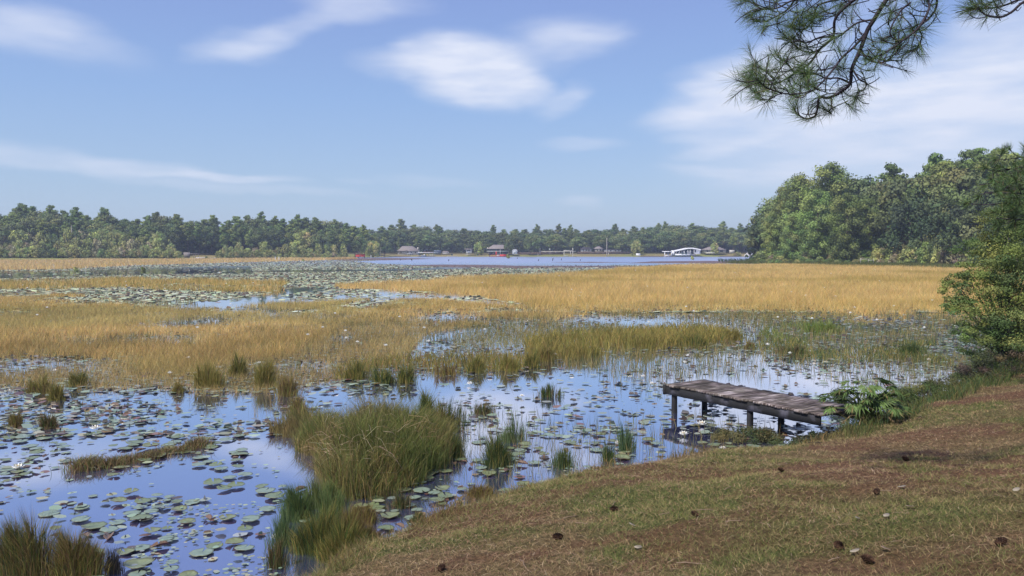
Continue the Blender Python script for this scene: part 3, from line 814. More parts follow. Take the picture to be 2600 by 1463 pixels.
def big_clump():
    a = Acc()
    # the clump is 2.3 m wide and four metres deep, an uneven dome of bent blades
    c0 = W(905, 1245); n = 34000
    lobes = [(.12, .3, .62, .8, .8), (-.1, 1.2, .72, .9, .9), (.45, 1.4, .7, .9, .95), (-.75, 2.5, .7, .8, .75), (0.1, 2.6, .9, .9, .95), (.65, 2.5, .45, .7, .7), (-1.55, 3.6, .65, .6, .6), (.5, .5, .4, .5, .5), (.3, 3.6, .8, .5, .6)]
    for lx, ly, rx, ry, hh in lobes:
        m = int(n * rx * ry / 5.2)
        t = RNG.random(m) * 2 * PI; q = np.sqrt(RNG.random(m))
        x = lx + np.cos(t) * q * rx; y = ly + np.sin(t) * q * ry
        h = hh * (.55 + .45 * (1 - q ** 2)) * (.4 + .75 * RNG.random(m)) * (.25 + 1.35 * fbm(x * 2.6 + 3, y * 2.0, 3))
        C = pal(m, [(.25, .22, .07), (.16, .18, .05), (.11, .15, .04), (.33, .25, .10), (.19, .14, .06)])
        w_ = sstep(.42, .6, fbm(x * 1.1 + 4, y * 1.1 + 9, 3))[:, None]
        C = C * (1 - .6 * w_) + np.array([.11, .165, .04]) * .6 * w_
        b_ = sstep(.5, .64, fbm(x * 1.7 + 40, y * 1.7 + 19, 3))[:, None]; C = C * (1 - .6 * b_) + np.array([.24, .17, .08]) * .6 * b_
        blades(a, np.stack([x, y, np.full(m, -.03)], 1), h, .005 + .004 * RNG.random(m), np.arctan2(y - ly, x - lx) + RNG.standard_normal(m) * 1.4, .12 + .6 * RNG.random(m) ** 1.6, C, droop=.06)
    e = empty('grass_clump', 'big rounded clump of tangled green and tan grass in the near water', 'grass clump', c0)
    a.obj('blades', M['grass'], e)
    b = Acc()  # dry straw-coloured stalks lying over it
    m = 230
    t = RNG.random(m) * 2 * PI; q = np.sqrt(RNG.random(m)) * .8
    x = .1 + np.cos(t) * q * 1.05; y = 1.2 + np.sin(t) * q * 1.6
    for i in range(m):
        az = random.uniform(0, 2 * PI); L = random.uniform(.15, .55); el = random.uniform(-.5, 1.0)
        z0 = random.uniform(.2, .7)
        p0 = np.array([x[i], y[i], z0]); d = np.array([math.cos(az) * math.cos(el), math.sin(az) * math.cos(el), math.sin(el)])
        p1 = p0 + d * L * .55; p2 = p1 + (d + np.array([0, 0, -.6])) * L * .45
        b.tube([p0, p1, p2], [.0026, .0022, .0012], 3, pal(1, [(.5, .4, .24), (.42, .3, .18), (.6, .5, .33)])[0])
    b.obj('dry_stalks', M['grass'], e)
big_clump()

def islet():
    e = empty('grassy_islet', 'long low islet of brown grass tufts and pads in the near water', 'islet', W(340, 1180))
    a = Acc(); org = W(340, 1180)
    pts = [(205, 1192), (240, 1188), (290, 1182), (330, 1172), (375, 1163), (420, 1152), (465, 1145), (500, 1135)]
    for px, py in pts:
        p = W(px, py); n = 520
        x = p.x - org.x + RNG.standard_normal(n) * .1; y = p.y - org.y + RNG.standard_normal(n) * .12
        hm = .09 + .15 * random.random()
        blades(a, np.stack([x, y, np.full(n, -.01)], 1), hm * (.5 + RNG.random(n)), .006, RNG.random(n) * 2 * PI, .3 + .6 * RNG.random(n), pal(n, BR + [(.16, .18, .05), (.12, .15, .05), (.3, .22, .12)]), droop=.1)
    a.obj('blades', M['grass'], e)
    b = Acc()
    P = np.array([W(x, y) - org for x, y in pts])
    b.tube(np.concatenate([P[:1] - [[.12, 0, .03]], P + np.array([[0, 0, -.065]]), P[-1:] + [[.1, 0, -.04]]]), [.02] + [.09, .1, .12, .11, .12, .12, .1, .07] + [.02], 8, (.06, .045, .03))
    b.obj('mud_mound', M['litter'], e, smooth=True)
islet()

# mud flats
def mud(poly, label):
    P = [W(x, y, .02) for x, y in poly]
    c = sum(P, Vector()) / len(P)
    a = Acc()
    n = len(P)
    V = [(p.x, p.y, -.05) for p in P] + [((p.x * .75 + c.x * .25), (p.y * .75 + c.y * .25), .06) for p in P] + [(c.x, c.y, .1)]
    F = [np.array([[i, (i + 1) % n, n + (i + 1) % n, n + i] for i in range(n)]), np.array([[n + i, n + (i + 1) % n, 2 * n] for i in range(n)])]
    a.add(V, F)
    tag(a.obj('mud_flat', M['mud'], smooth=True), label, 'mud flat', kind='structure')
mud([(800, 659), (950, 655), (1060, 655.5), (1120, 657), (1000, 661), (860, 663)], 'brown mud flat below the red hut')
mud([(960, 674), (1080, 671.5), (1250, 672.5), (1330, 676), (1700, 676), (1760, 679), (1300, 682), (1100, 679)], 'reddish mud flat at the near edge of the open lake')
mud([(1640, 663.5), (1800, 662), (1980, 664), (1990, 671), (1740, 669), (1560, 668.5)], 'narrow brown mud bar left of the right point')
mud([(1380, 666), (1500, 665.2), (1620, 666.5), (1500, 667.5)], 'thin mud bar in the open lake')

# ------------------------------------------------------------------ bank turf, straw and litter
def view_land(n, r0, r1, k=1.0, sdmin=.02):
    u = RNG.random(n); e = 2 - k
    Y = (r0 ** e + u * (r1 ** e - r0 ** e)) ** (1 / e)
    X = (RNG.random(n) * 1.5 - .55) * .8 * Y
    m = lake_sd(X, Y) > sdmin
    X, Y = X[m], Y[m]
    return X, Y, ground_z(X, Y)

def turf():
    X, Y, Z = view_land(950000, 3.0, 22, 1.4)
    m = Z > .03
    X, Y, Z = X[m], Y[m], Z[m]; N = len(X)
    c, gw, rw = lawn_cols(X, Y)
    keep = RNG.random(N) < (.45 + .55 * gw) * (1 - .55 * rw)
    X, Y, Z, c, gw, rw = X[keep], Y[keep], Z[keep], c[keep], gw[keep], rw[keep]; N = len(X)
    C = np.where((RNG.random(N) < .1 + .5 * gw)[:, None], pal(N, [(.14, .155, .045), (.18, .185, .06), (.10, .12, .035)], jit=.25), pal(N, [(.28, .20, .10), (.20, .145, .075), (.37, .28, .14), (.16, .10, .06)], jit=.25))
    clump = fbm(X * 7, Y * 7, 2)
    h = (.012 + .024 * clump) * (.5 + RNG.random(N)) * (1 + .4 * gw)
    sd = lake_sd(X, Y)
    h = h * (1 + 1.6 * np.exp(-sd / .35))
    a = Acc()
    blades(a, np.stack([X, Y, Z - .006], 1), h, .00042 * Y + .0008, RNG.random(N) * 2 * PI, .6 + 1.6 * RNG.random(N), C, seg=1)
    tag(a.obj('turf', M['litter']), 'short worn turf, olive and brown, covering the near bank', 'grass', kind='stuff')
turf()

def straw():
    X, Y, Z = view_land(60000, 3.0, 20, 1.4)
    N = len(X)
    cl = fbm(X * 1.2 + 60, Y * 1.2, 3)
    k = RNG.random(N) < sstep(.38, .62, cl) * .9 + .12
    X, Y, Z = X[k], Y[k], Z[k]; N = len(X)
    L = .04 + .11 * RNG.random(N) ** 1.5; az = RNG.random(N) * PI
    d = np.stack([np.cos(az), np.sin(az), RNG.standard_normal(N) * .12], 1) * (L / 2)[:, None]
    w = np.stack([-np.sin(az), np.cos(az), np.zeros(N)], 1) * (.0006 + .00015 * Y)[:, None]
    P = np.stack([X, Y, Z + .012 + .014 * RNG.random(N)], 1)
    bend = np.stack([-np.sin(az), np.cos(az), np.zeros(N)], 1) * (L * .12 * RNG.standard_normal(N))[:, None] + np.array([0, 0, .006])
    V = np.stack([P - d - w * .5, P - d + w * .5, P + bend + w, P + bend - w, P + d], 1)
    C = pal(N, [(.25, .16, .085), (.34, .235, .13), (.18, .10, .058), (.44, .33, .21)], [4, 2.5, 4, 1], jit=.2)
    b = np.arange(N)[:, None] * 5
    a = Acc(); a.add(V.reshape(-1, 3), [b + np.array([0, 1, 2, 3]), b + np.array([3, 2, 4])], np.repeat(C, 5, 0))
    tag(a.obj('pine_straw', M['litter']), 'reddish brown pine straw strewn over the near bank', 'pine straw', kind='stuff')
straw()

def fringe():
    X, Y, Z = view_land(160000, 6.5, 24, 1.0, -.35)
    sd = lake_sd(X, Y)
    n_ = fbm(X * 1.6 + 5, Y * 1.6, 3)
    m = (sd < .55) & (RNG.random(len(X)) < sstep(.36, .58, n_)) & (X < 5.0)
    m |= (sd < .9) & (X >= 5.0) & (RNG.random(len(X)) < sstep(.3, .5, n_))
    X, Y, Z, sd, n_ = X[m], Y[m], Z[m], sd[m], n_[m]; N = len(X)
    a = Acc()
    rt = sstep(4.4, 5.4, X)[:, None]
    C = pal(N, [(.22, .17, .06), (.3, .2, .08), (.12, .13, .04), (.16, .1, .055)]) * (1 - rt) + pal(N, DKGREEN + [(.16, .13, .05)]) * rt
    h = (.06 + .16 * n_) * (.4 + .8 * RNG.random(N)) * (1 + .9 * rt[:, 0])
    blades(a, np.stack([X, Y, np.maximum(Z, -.03) - .01], 1), h, .0004 * Y + .001, RNG.random(N) * 2 * PI, .3 + .6 * RNG.random(N), C, seg=2, droop=.1)
    tag(a.obj('bank_grass', M['grass']), 'longer ragged grass hanging along the waterline of the bank', 'grass', kind='stuff')
fringe()

def G(px, py, dz=0.0):
    """where the line of sight through a point of the photo meets the bank"""
    d = Vector(ray(px, py)).normalized(); t = 2.0
    for _ in range(400):
        p = Vector((0, 0, H)) + d * t
        g = max(float(ground_z(np.array([p.x]), np.array([p.y]))[0]), 0.0)
        if p.z <= g: break
        t += max(.02, (p.z - g) * .5)
    return Vector((p.x, p.y, g + dz))

def cone_mesh():
    a = Acc(); K = 9
    for r_ in range(9):
        t = r_ / 8; rad = .034 * math.sin(PI * (.18 + .72 * t)) + .004; z = -.05 + .1 * t
        for i in range(K):
            th = 2 * PI * (i + .5 * (r_ % 2)) / K
            d = np.array([math.cos(th), math.sin(th), 0]); s = np.array([-math.sin(th), math.cos(th), 0]); u = np.array([0, 0, 1.])
            c = d * rad * .35 + u * z; o = d * rad + u * (z + .012)
            a.add([c - s * .006, c + s * .006, o + s * .008, o - s * .008, o - u * .006, c - u * .006],
                  [np.array([[0, 1, 2, 3], [3, 2, 4, 4]][:1]), np.array([[3, 2, 4], [0, 3, 5], [5, 3, 4]])])
    a.tube([(0, 0, -.05), (0, 0, 0), (0, 0, .05)], [.012, .018, .006], 6)
    return a.mesh('pine_cone', M['cone'])
CONE = cone_mesh()
cones = [(1558, 1300, 'on the bank below the dock, nearest the middle'), (1415, 1372, 'low on the bank beside a dry twig'), (2226, 1258, 'beside a pale curved stick at the right'), (2300, 1172, 'on the bank below the fan leaved plant'),
         (1984, 1200, 'on the bank just below the dock posts'), (2128, 1396, 'near the bottom edge below the green patch'), (1765, 1315, 'in the straw at the middle of the bank'), (2205, 1432, 'closest to the bottom right of the picture'), (2540, 1390, 'near the right edge of the bank'), (1120, 1452, 'at the bottom edge below the lower bank')]
for px, py, t in cones:
    o = link('pine_cone', CONE, None, G(px, py, .03)); o.rotation_euler = (1.4, random.uniform(-.3, .3), random.random() * 6)
    s_ = random.uniform(.6, .85); o.scale = (s_,) * 3
    tag(o, 'dark fallen pine cone ' + t, 'pine cone', 'fallen pine cones')
sticks = [(1690, 1312, 1, .3, 'in the middle of the bank'), (1790, 1302, 1.1, -.15, 'just right of the middle of the bank'), (1865, 1331, 1.2, .0, 'below the dock posts'), (1755, 1440, 1.6, -.25, 'at the bottom edge of the bank'), (2250, 1254, 1.1, 0, 'touching the pine cone at the right'),
          (1560, 1285, .9, 1.2, 'left of the upper pine cone'), (1450, 1320, 1.4, .5, 'in the pile of straw on the lower bank'), (1480, 1336, 1.1, -.4, 'under the pile of straw on the lower bank'), (2215, 1178, .9, -.7, 'under the fan leaved plant'), (2070, 1128, 1.6, -.05, 'dark and long below the dock end'),
          (2250, 1145, 1.0, .1, 'below the fan leaved plant'), (1990, 1185, 1.3, .3, 'on the slope left of the palm shade'), (2120, 1430, .9, .4, 'by the bottom right pale leaf'), (1330, 1440, 1.3, 1.8, 'at the bottom of the lower bank'), (1850, 1245, 1.2, .8, 'on the open middle slope')]
for px, py, L, rz, t in sticks:
    a = Acc(); l = .13 * L
    pts = [(-l / 2, 0, 0), (-l / 6, .006 * L, .004), (l / 5, -.004, .006), (l / 2, .01 * L, .0)]
    a.tube(pts, [.0035, .0042, .0035, .002], 5)
    a.tube([pts[2], (l * .34, .03 * L, .012)], [.0025, .0012], 4)
    o = a.obj('fallen_twig', M['post'] if 'dark' in t else M['stick']); o.location = G(px, py, .022); o.rotation_euler = (0, random.uniform(-.08, .08), rz)
    tag(o, 'dry fallen twig ' + t, 'twig', 'fallen twigs on the bank')
leafs = [(2170, 1412, 'pale curled leaf near the bottom right'), (2248, 1405, 'light tan leaf right of the pale curled one'), (2580, 1252, 'whitish leaf by the right edge'), (2250, 1320, 'small white leaf in the green patch'), (2177, 1325, 'round cream leaf left of the green patch'), (2290, 1245, 'pale leaf above the green patch'), (1605, 1340, 'cream leaf on the middle bank'), (1620, 1400, 'small pale leaf low on the middle bank'), (2215, 1075, 'big tan leaf at the foot of the fan leaved plant'), (1905, 1130, 'greyish leaf at the edge below the dock'), (2050, 1115, 'bleached leaf beside the dock end'), (2310, 1295, 'pinkish leaf right of the green patch')]
for px, py, t in leafs:
    a = Acc(); n = 9; s_ = .028 * (1.8 if 'big' in t else 1)
    th = np.linspace(0, 2 * PI, n, endpoint=False)
    x = np.cos(th) * s_ * 1.3; y = np.sin(th) * s_ * .7; z = .35 * s_ * np.abs(np.sin(th * 1.0)) + .2 * s_ * np.cos(th * 2)
    V = np.concatenate([np.stack([x, y, z], 1), np.stack([x, y, z - .002], 1), [[0, 0, 0], [0, 0, -.002]]])
    i = np.arange(n); j = (i + 1) % n
    a.add(V, [np.stack([i, j, np.full(n, 2 * n)], 1), np.stack([n + j, n + i, np.full(n, 2 * n + 1)], 1), np.stack([i, n + i, n + j, j], 1)], (.30, .22, .15) if 'tan' in t or 'pink' in t else (.3, .26, .2))
    o = a.obj('fallen_leaf', M['litter']); o.location = G(px, py, .025); o.rotation_euler = (random.uniform(-.3, .3), random.uniform(-.3, .3), random.random() * 6)
    tag(o, t + ', lying on the turf', 'leaf', 'fallen leaves on the bank')

# ------------------------------------------------------------------ the dock
def dock():
    u = np.array([.546, -.837]); w = np.array([.837, .546])
    org = np.array([3.02, 16.1]); ang = math.atan2(u[1], u[0])
    e = empty('wooden_dock', 'old grey plank dock on dark posts at the edge of the bank', 'dock', (org[0], org[1], 0), ang)
    # local x along the dock, local y across it
    L, Wd, zt = 3.6, 1.07, .56
    a = Acc(); x = 0.0; i = 0
    rg = random.Random(3)
    while x < L:
        bw = .138 + rg.uniform(-.008, .008)
        tone = rg.choice([(.20, .178, .17), (.27, .245, .235), (.16, .14, .135), (.36, .335, .325), (.22, .2, .19), (.12, .108, .10)])
        o1 = rg.uniform(-.02, .03); o2 = rg.uniform(-.02, .03); dz = rg.uniform(-.004, .004)
        n_ = 7
        xs0 = x; xs1 = x + bw - rg.uniform(.006, .016)
        ys = np.linspace(-o1, Wd + o2, n_)
        warp = dz + .004 * np.sin(np.linspace(0, 3, n_) + rg.random() * 6)
        j0 = np.array([rg.uniform(-.003, .003) for _ in ys]); j1 = np.array([rg.uniform(-.003, .003) for _ in ys])
        V = np.concatenate([np.stack([xs0 + j0, ys, zt + warp], 1), np.stack([xs1 + j1, ys, zt + warp], 1), np.stack([xs1 + j1, ys, zt - .035 + warp], 1), np.stack([xs0 + j0, ys, zt - .035 + warp], 1)])
        k = np.arange(n_ - 1)
        Fq = np.concatenate([np.stack([k + p * n_, k + ((p + 1) % 4) * n_, k + 1 + ((p + 1) % 4) * n_, k + 1 + p * n_], 1) for p in range(4)] + [np.array([[0, 3 * n_, 2 * n_, n_], [n_ - 1, 2 * n_ - 1, 3 * n_ - 1, 4 * n_ - 1]])])
        a.add(V, Fq, tone)
        x += bw; i += 1
    dk = a.obj('deck', M['planks'], e)
    for yy, nm in ((.02, 'side_beam'), (Wd - .06, 'side_beam')):
        b = Acc(); n_ = 22
        xs = np.linspace(.0, L - .05, n_)
        jt = RNG.standard_normal((n_, 2)) * .003
        V = np.concatenate([np.stack([xs, np.full(n_, yy) + jt[:, 0], np.full(n_, zt - .043) + jt[:, 1]], 1), np.stack([xs, np.full(n_, yy + .045), np.full(n_, zt - .043)], 1), np.stack([xs, np.full(n_, yy + .045), np.full(n_, zt - .2)], 1), np.stack([xs, np.full(n_, yy) + jt[:, 1], np.full(n_, zt - .2) + jt[:, 0] * 1.5], 1)])
        k = np.arange(n_ - 1)
        Fq = np.concatenate([np.stack([k + p * n_, k + ((p + 1) % 4) * n_, k + 1 + ((p + 1) % 4) * n_, k + 1 + p * n_], 1) for p in range(4)] + [np.array([[0, 3 * n_, 2 * n_, n_], [n_ - 1, 2 * n_ - 1, 3 * n_ - 1, 4 * n_ - 1]])])
        b.add(V, Fq); b.obj(nm, M['beam'], e)
    b = Acc(); b.box((-.045, -.005, zt - .21), (-.003, Wd + .005, zt - .02)); b.obj('end_beam', M['beam'], e)
    for px_ in (.12, 2.02):
        b = Acc(); b.box((px_ + .13, .068, zt - .19), (px_ + .175, Wd - .065, zt - .06)); b.obj('cross_brace', M['beam'], e)
    for px_ in (.16, 2.05):
        for yy in (.11, Wd - .12):
            b = Acc()
            b.tube([(px_, yy, -.7), (px_ + .004, yy, -.1), (px_ - .003, yy + .004, .2), (px_, yy, zt - .04)], [.062, .061, .058, .056], 12)
            b.obj('post', M['post'], e, smooth=True)
dock()

# ------------------------------------------------------------------ fan leaved plant beside the dock
def fan_leaf(L, spread, n, w, seed):
    rg = random.Random(seed); a = Acc()
    for i in range(n):
        t = (i / (n - 1) - .5) * spread
        l = L * (1 - .35 * abs(t) / (spread / 2)) * rg.uniform(.85, 1.1)
        d = np.array([math.cos(t), math.sin(t), 0]); s = np.array([-math.sin(t), math.cos(t), 0]); u = np.array([0, 0, 1.])
        dr = rg.uniform(.05, .3)
        m = d * l * .5 + u * (.03 * l); tp = d * l - u * (dr * l)
        c = (np.array([.10, .16, .045]) if rg.random() < .85 else np.array([.16, .14, .05])) * rg.uniform(.6, 1.5)
        a.add([d * .01, m + s * w / 2, m - u * .012, m - s * w / 2, tp], [np.array([[0, 2, 1], [0, 3, 2], [1, 2, 4], [2, 3, 4]])], c)
    return a
def fan_plant():
    base = G(2200, 1082)
    e = empty('fan_leaved_plant', 'green fan leaved plant growing beside the bank end of the dock', 'plant', base, scale=1.4)
    rg = random.Random(9)
    st = Acc()
    for i in range(46):
        az = 2 * PI * i / 46 * 3.1 + rg.uniform(-.2, .2); reach = rg.uniform(.12, .5); hh = rg.uniform(.2, .52) * (1.15 - .6 * reach)
        p0 = np.array([rg.uniform(-.06, .06), rg.uniform(-.05, .05), -.02])
        tip = np.array([math.cos(az) * reach, math.sin(az) * reach * .8, hh])
        mid = tip * .5 + np.array([0, 0, .1])
        st.tube([p0, mid, tip], [.008, .006, .004], 5, (.14, .2, .06))
        o = fan_leaf(rg.uniform(.12, .24), rg.uniform(1.9, 3.2), 11, .024, i).obj('leaf', M['needle'], e)
        o.location = tip; o.rotation_euler = (rg.uniform(-.5, .5), rg.uniform(-.1, .7), az)
    st.obj('stems', M['grass'], e)
    d = Acc()
    for i in range(14):
        az = rg.uniform(0, 2 * PI); r = rg.uniform(.25, .5)
        d.tube([(0, 0, .1), (math.cos(az) * r * .6, math.sin(az) * r * .6, .12), (math.cos(az) * r, math.sin(az) * r, .0)], [.006, .008, .003], 4, (.32, .22, .12))
    d.obj('dead_fronds', M['litter'], e)
fan_plant()

# ------------------------------------------------------------------ trees
def leafcloud(acc, blobs, n, size, cols, wts=None, up=.3, aspect=.65, jit=.1):
    """blobs: (cx,cy,cz,rx,ry,rz); n leaves in all"""
    B = np.asarray(blobs, float)
    wt = (B[:, 3] * B[:, 4]) ** .9; wt /= wt.sum()
    bi = RNG.choice(len(B), n, p=wt)
    d = RNG.standard_normal((n, 3)); d /= np.linalg.norm(d, axis=1)[:, None]
    r = RNG.random(n) ** .45 * (1 + .12 * RNG.standard_normal(n))
    P = B[bi, :3] + d * r[:, None] * B[bi, 3:6]
    u = d * 1.0 + RNG.standard_normal((n, 3)) * .45 + np.array([0, 0, up]); u /= np.linalg.norm(u, axis=1)[:, None]
    q = RNG.standard_normal((n, 3)); t1 = np.cross(u, q); t1 /= np.linalg.norm(t1, axis=1)[:, None] + 1e-9
    t2 = np.cross(u, t1)
    s = size * (.55 + .9 * RNG.random(n))[:, None]
    V = np.stack([P - t1 * s * .5, P - t2 * s * .5 * aspect, P + t1 * s * .5, P + t2 * s * .5 * aspect], 1)
    bc = pal(len(B), cols, wts, jit)
    C = bc[bi] * (1 + .12 * RNG.standard_normal((n, 1)))
    acc.add(V.reshape(-1, 3), np.arange(n)[:, None] * 4 + np.arange(4), np.clip(np.repeat(C, 4, 0), .004, .9))

PINEC = [(.195, .26, .07), (.17, .23, .065), (.24, .29, .08), (.145, .19, .06)]
OAKC = [(.14, .19, .07), (.165, .21, .075), (.12, .16, .065), (.205, .235, .085)]
OLC = [(.36, .38, .12), (.31, .35, .12), (.42, .39, .15), (.27, .31, .10)]
TANC = [(.38, .33, .19), (.34, .32, .16), (.40, .33, .2)]

def tree_meshes(kind, seed, n, size, cols):
    rg = random.Random(seed)
    tr = Acc(); blobs = []
    if kind == 'pine':
        Ht = 16.0; lean = rg.uniform(-.4, .4); cb = rg.uniform(.34, .5)
        tr.tube([(0, 0, -.5), (lean * .2, 0, Ht * .35), (lean * .7, 0, Ht * .7), (lean, 0, Ht * .97)], [.24, .19, .12, .03], 7)
        k = rg.randint(17, 23)
        for i in range(k):
            t = i / (k - 1); z = Ht * (cb + (1 - cb) * (t ** .85)) * .97
            az = i * 2.4 + rg.uniform(-.5, .5)
            env = (1 - .45 * t ** 2.2) * rg.uniform(.55, 1.1)
            r = 2.7 * env * (.55 + .45 * min(1, t * 3.5))
            if t > .93: r *= .6
            c = (lean * z / Ht + math.cos(az) * r, math.sin(az) * r, z + rg.uniform(-.3, .4))
            s_ = rg.uniform(.85, 1.45) * (1 if t < .85 else .8)
            blobs.append((*c, s_ * 1.15, s_ * 1.15, s_ * .62))
            blobs.append((lean * z / Ht + math.cos(az) * r * .45, math.sin(az) * r * .45, z - .1, s_ * .9, s_ * .9, s_ * .5))
            tr.tube([(lean * z / Ht, 0, z - .7), (c[0] * .6 + lean * z / Ht * .4, c[1] * .6, z - .35), c], [.06, .04, .02], 4)
    elif kind == 'fullpine':
        Ht = 16.0
        tr.tube([(0, 0, -.5), (.1, 0, Ht * .4), (0, .1, Ht * .7), (0, 0, Ht * .97)], [.3, .24, .14, .03], 7)
        k = 32
        for i in range(k):
            t = i / (k - 1); z = Ht * (.1 + .87 * t)
            az = i * 2.4 + rg.uniform(-.5, .5)
            r = 4.0 * math.sqrt(max(.02, 1 - ((t - .38) / .68) ** 2)) * rg.uniform(.6, 1.05)
            c = (math.cos(az) * r, math.sin(az) * r, z)
            s_ = rg.uniform(1.2, 2.0)
            blobs.append((*c, s_, s_, s_ * .7)); blobs.append((c[0] * .5, c[1] * .5, z, s_ * .9, s_ * .9, s_ * .6))
            tr.tube([(0, 0, z - .8), (c[0] * .6, c[1] * .6, z - .3), c], [.06, .04, .02], 4)
    elif kind in ('oak', 'bushy'):
        Ht = 12.0 if kind == 'oak' else 10.
        tr.tube([(0, 0, -.5), (.1, .1, 1.6), (.2, 0, 3.4), (.1, 0, 6.5)], [.34, .27, .2, .08], 7)
        k = 30; low = .3 if kind == 'oak' else .1
        for i in range(k):
            t = (i + .5) / k; z = Ht * (low + (.92 - low) * t)
            az = i * 2.4 + rg.uniform(-.4, .4)
            r = 4.6 * math.sqrt(max(0.02, 1 - ((t - .3) / .72) ** 2)) * rg.uniform(.55, 1.0)
            s_ = rg.uniform(1.1, 1.9)
            blobs.append((math.cos(az) * r, math.sin(az) * r, z, s_, s_, s_ * .72))
            if i % 3 == 0: tr.tube([(.1, 0, 2.4 + z * .25), (math.cos(az) * r * .5, math.sin(az) * r * .5, z * .8), (math.cos(az) * r * .85, math.sin(az) * r * .85, z)], [.12, .07, .03], 5)
        blobs.append((0, 0, Ht * .58, 2.6, 2.6, 2.4)); blobs.append((0, 0, Ht * .42, 2.2, 2.2, 1.2))
    elif kind == 'shrub':
        Ht = 3.0
        for i in range(7):
            az = i * .9; tr.tube([(0, 0, -.2), (math.cos(az) * .4, math.sin(az) * .4, .9), (math.cos(az) * 1.1, math.sin(az) * 1.1, 2.2)], [.05, .035, .012], 4)
        for i in range(16):
            az = i * 2.4; t = (i + .5) / 16; z = .35 + 2.2 * t; r = 1.7 * math.sqrt(max(.03, 1 - t ** 2.0)) * rg.uniform(.5, 1)
            s_ = rg.uniform(.5, .85); blobs.append((math.cos(az) * r, math.sin(az) * r, z, s_, s_, s_ * .75))
        blobs.append((0, 0, 1.0, 1.2, 1.2, .9))
    cr = Acc(); leafcloud(cr, blobs, n, size, cols)
    return tr.mesh('trunk', M['palebark'] if seed % 5 == 4 else M['bark'], True), cr.mesh('crown', M['leaf'])

LIB = {
    'pine': [tree_meshes('pine', i, 4800, .52, PINEC) for i in range(6)],
    'oak': [tree_meshes('oak', 20 + i, 7000, .48, OAKC) for i in range(4)],
    'fullpine': [tree_meshes('fullpine', 40 + i, 15000, .36, [(.23, .31, .085), (.2, .27, .08), (.29, .35, .10), (.16, .225, .07)]) for i in range(3)],
    'bushy': [tree_meshes('bushy', 60 + i, 5200, .5, OLC) for i in range(2)],
    'shadebushy': [tree_meshes('bushy', 70 + i, 7000, .42, [(.07, .10, .045), (.085, .12, .05), (.055, .08, .04)]) for i in range(2)],  # leaf colours darkened to paint in the shade of the hollow
    'shrub': [tree_meshes('shrub', 80 + i, 1500, .3, OLC) for i in range(3)],
    'tanshrub': [tree_meshes('shrub', 90 + i, 1300, .3, TANC) for i in range(2)],
    'greenshrub': [tree_meshes('shrub', 95 + i, 1500, .3, OAKC + PINEC) for i in range(2)],
    'bigpine': [tree_meshes('pine', 110 + i, 12000, .34, PINEC) for i in range(2)],
}
HT = {'pine': 16., 'bigpine': 16., 'oak': 12., 'fullpine': 16.5, 'bushy': 10., 'shadebushy': 10., 'shrub': 3., 'tanshrub': 3., 'greenshrub': 3.}
def plant(kind, x, y, ht, label, cat, group=None, name=None, wide=1.0, z=None):
    gz = float(ground_z(np.array([x]), np.array([y]))[0]) if z is None else z
    s_ = ht / HT[kind]
    e = empty(name or ('pine_tree' if 'pine' in kind else ('shrub' if 'shrub' in kind else 'broadleaf_tree')), label, cat, (x, y, max(gz, -.1)), random.random() * 6.28, group, (s_ * wide, s_ * wide, s_))
    t, c = random.choice(LIB[kind])
    link('trunk', t, e); link('crown', c, e)
    return e

def top_at(px, Y, ytop):  # height above the water of something whose top shows at ytop
    return WD(px, ytop, Y).z

# far shore: behind the houses
fx = [860, 900, 950, 1000, 1100, 1200, 1300, 1400, 1500, 1600, 1700, 1780, 1850, 1950]
fy = [566, 577, 581, 571, 578, 585, 583, 582, 583, 581, 573, 571, 578, 578]
def far_stretch(px):
    if px < 1000: return 'of the far wood right of the red hut'
    if px < 1110: return 'of the far wood behind the hip roofed house'
    if px < 1230: return 'of the far wood behind the white cabin'
    if px < 1330: return 'of the far wood behind the dark porch house'
    if px < 1470: return 'of the far wood behind the barn shaped shed'
    if px < 1600: return 'of the far wood behind the tall pole'
    if px < 1700: return 'of the far wood left of the white pavilion'
    if px < 1800: return 'of the far wood behind the white pavilion'
    return 'of the far wood nearest the right point'
for row, (Y0, sp, dy) in enumerate([(447, 40, 16), (470, 36, 7), (500, 30, -2)]):
    px = 830 + row * 13
    while px < 1990:
        Y = Y0 + random.uniform(-6, 6) + (10 if 1120 < px < 1240 and row == 0 else 0)
        yt = float(np.interp(px, fx, fy)) + dy + random.uniform(-2, 4) - (4 if random.random() < .14 else 0)
        x = WD(px, 600, Y).x
        kind = random.choices(['oak', 'pine'], [3, 1] if row < 2 else [1.2, 2])[0]
        ht = top_at(px, Y, yt) - 2.0
        where = far_stretch(px); rw = ['front', 'middle', 'back'][row]
        nm = 'tall pine' if kind == 'pine' else 'dark rounded oak'
        plant(kind, x, Y, ht, f'{nm}, {rw} row {where}', 'tree', f'{nm}s, {rw} row of the far wood {where}', wide=1.5 if kind == 'oak' else 1.25)
        px += sp * random.uniform(.75, 1.25) * (1.25 if kind == 'oak' else .8)
for px, yt in ((1020, 556), (1110, 570), (1252, 571), (1365, 570), (1418, 569), (1448, 572), (1560, 570), (1672, 566), (1690, 563), (1835, 562), (1880, 568)):
    plant('pine', WD(px, 600, 505).x, 505, top_at(px, 505, yt) - 2, 'pine top poking above the crowns of the far wood', 'tree', 'pine tops above the far wood', wide=.75)
for px, yt in ((60, 522), (132, 523), (195, 528), (268, 532), (395, 543), (452, 546), (540, 548), (662, 541), (700, 549), (757, 543), (802, 546), (852, 550), (925, 563)):
    Y = float(np.interp(px, [0, 450, 925], [305, 335, 388]))
    plant('pine', WD(px, 600, Y).x, Y, top_at(px, Y, yt) - 1.6, 'pine top poking above the crowns of the left woods', 'tree', 'pine tops above the left woods', wide=.8)
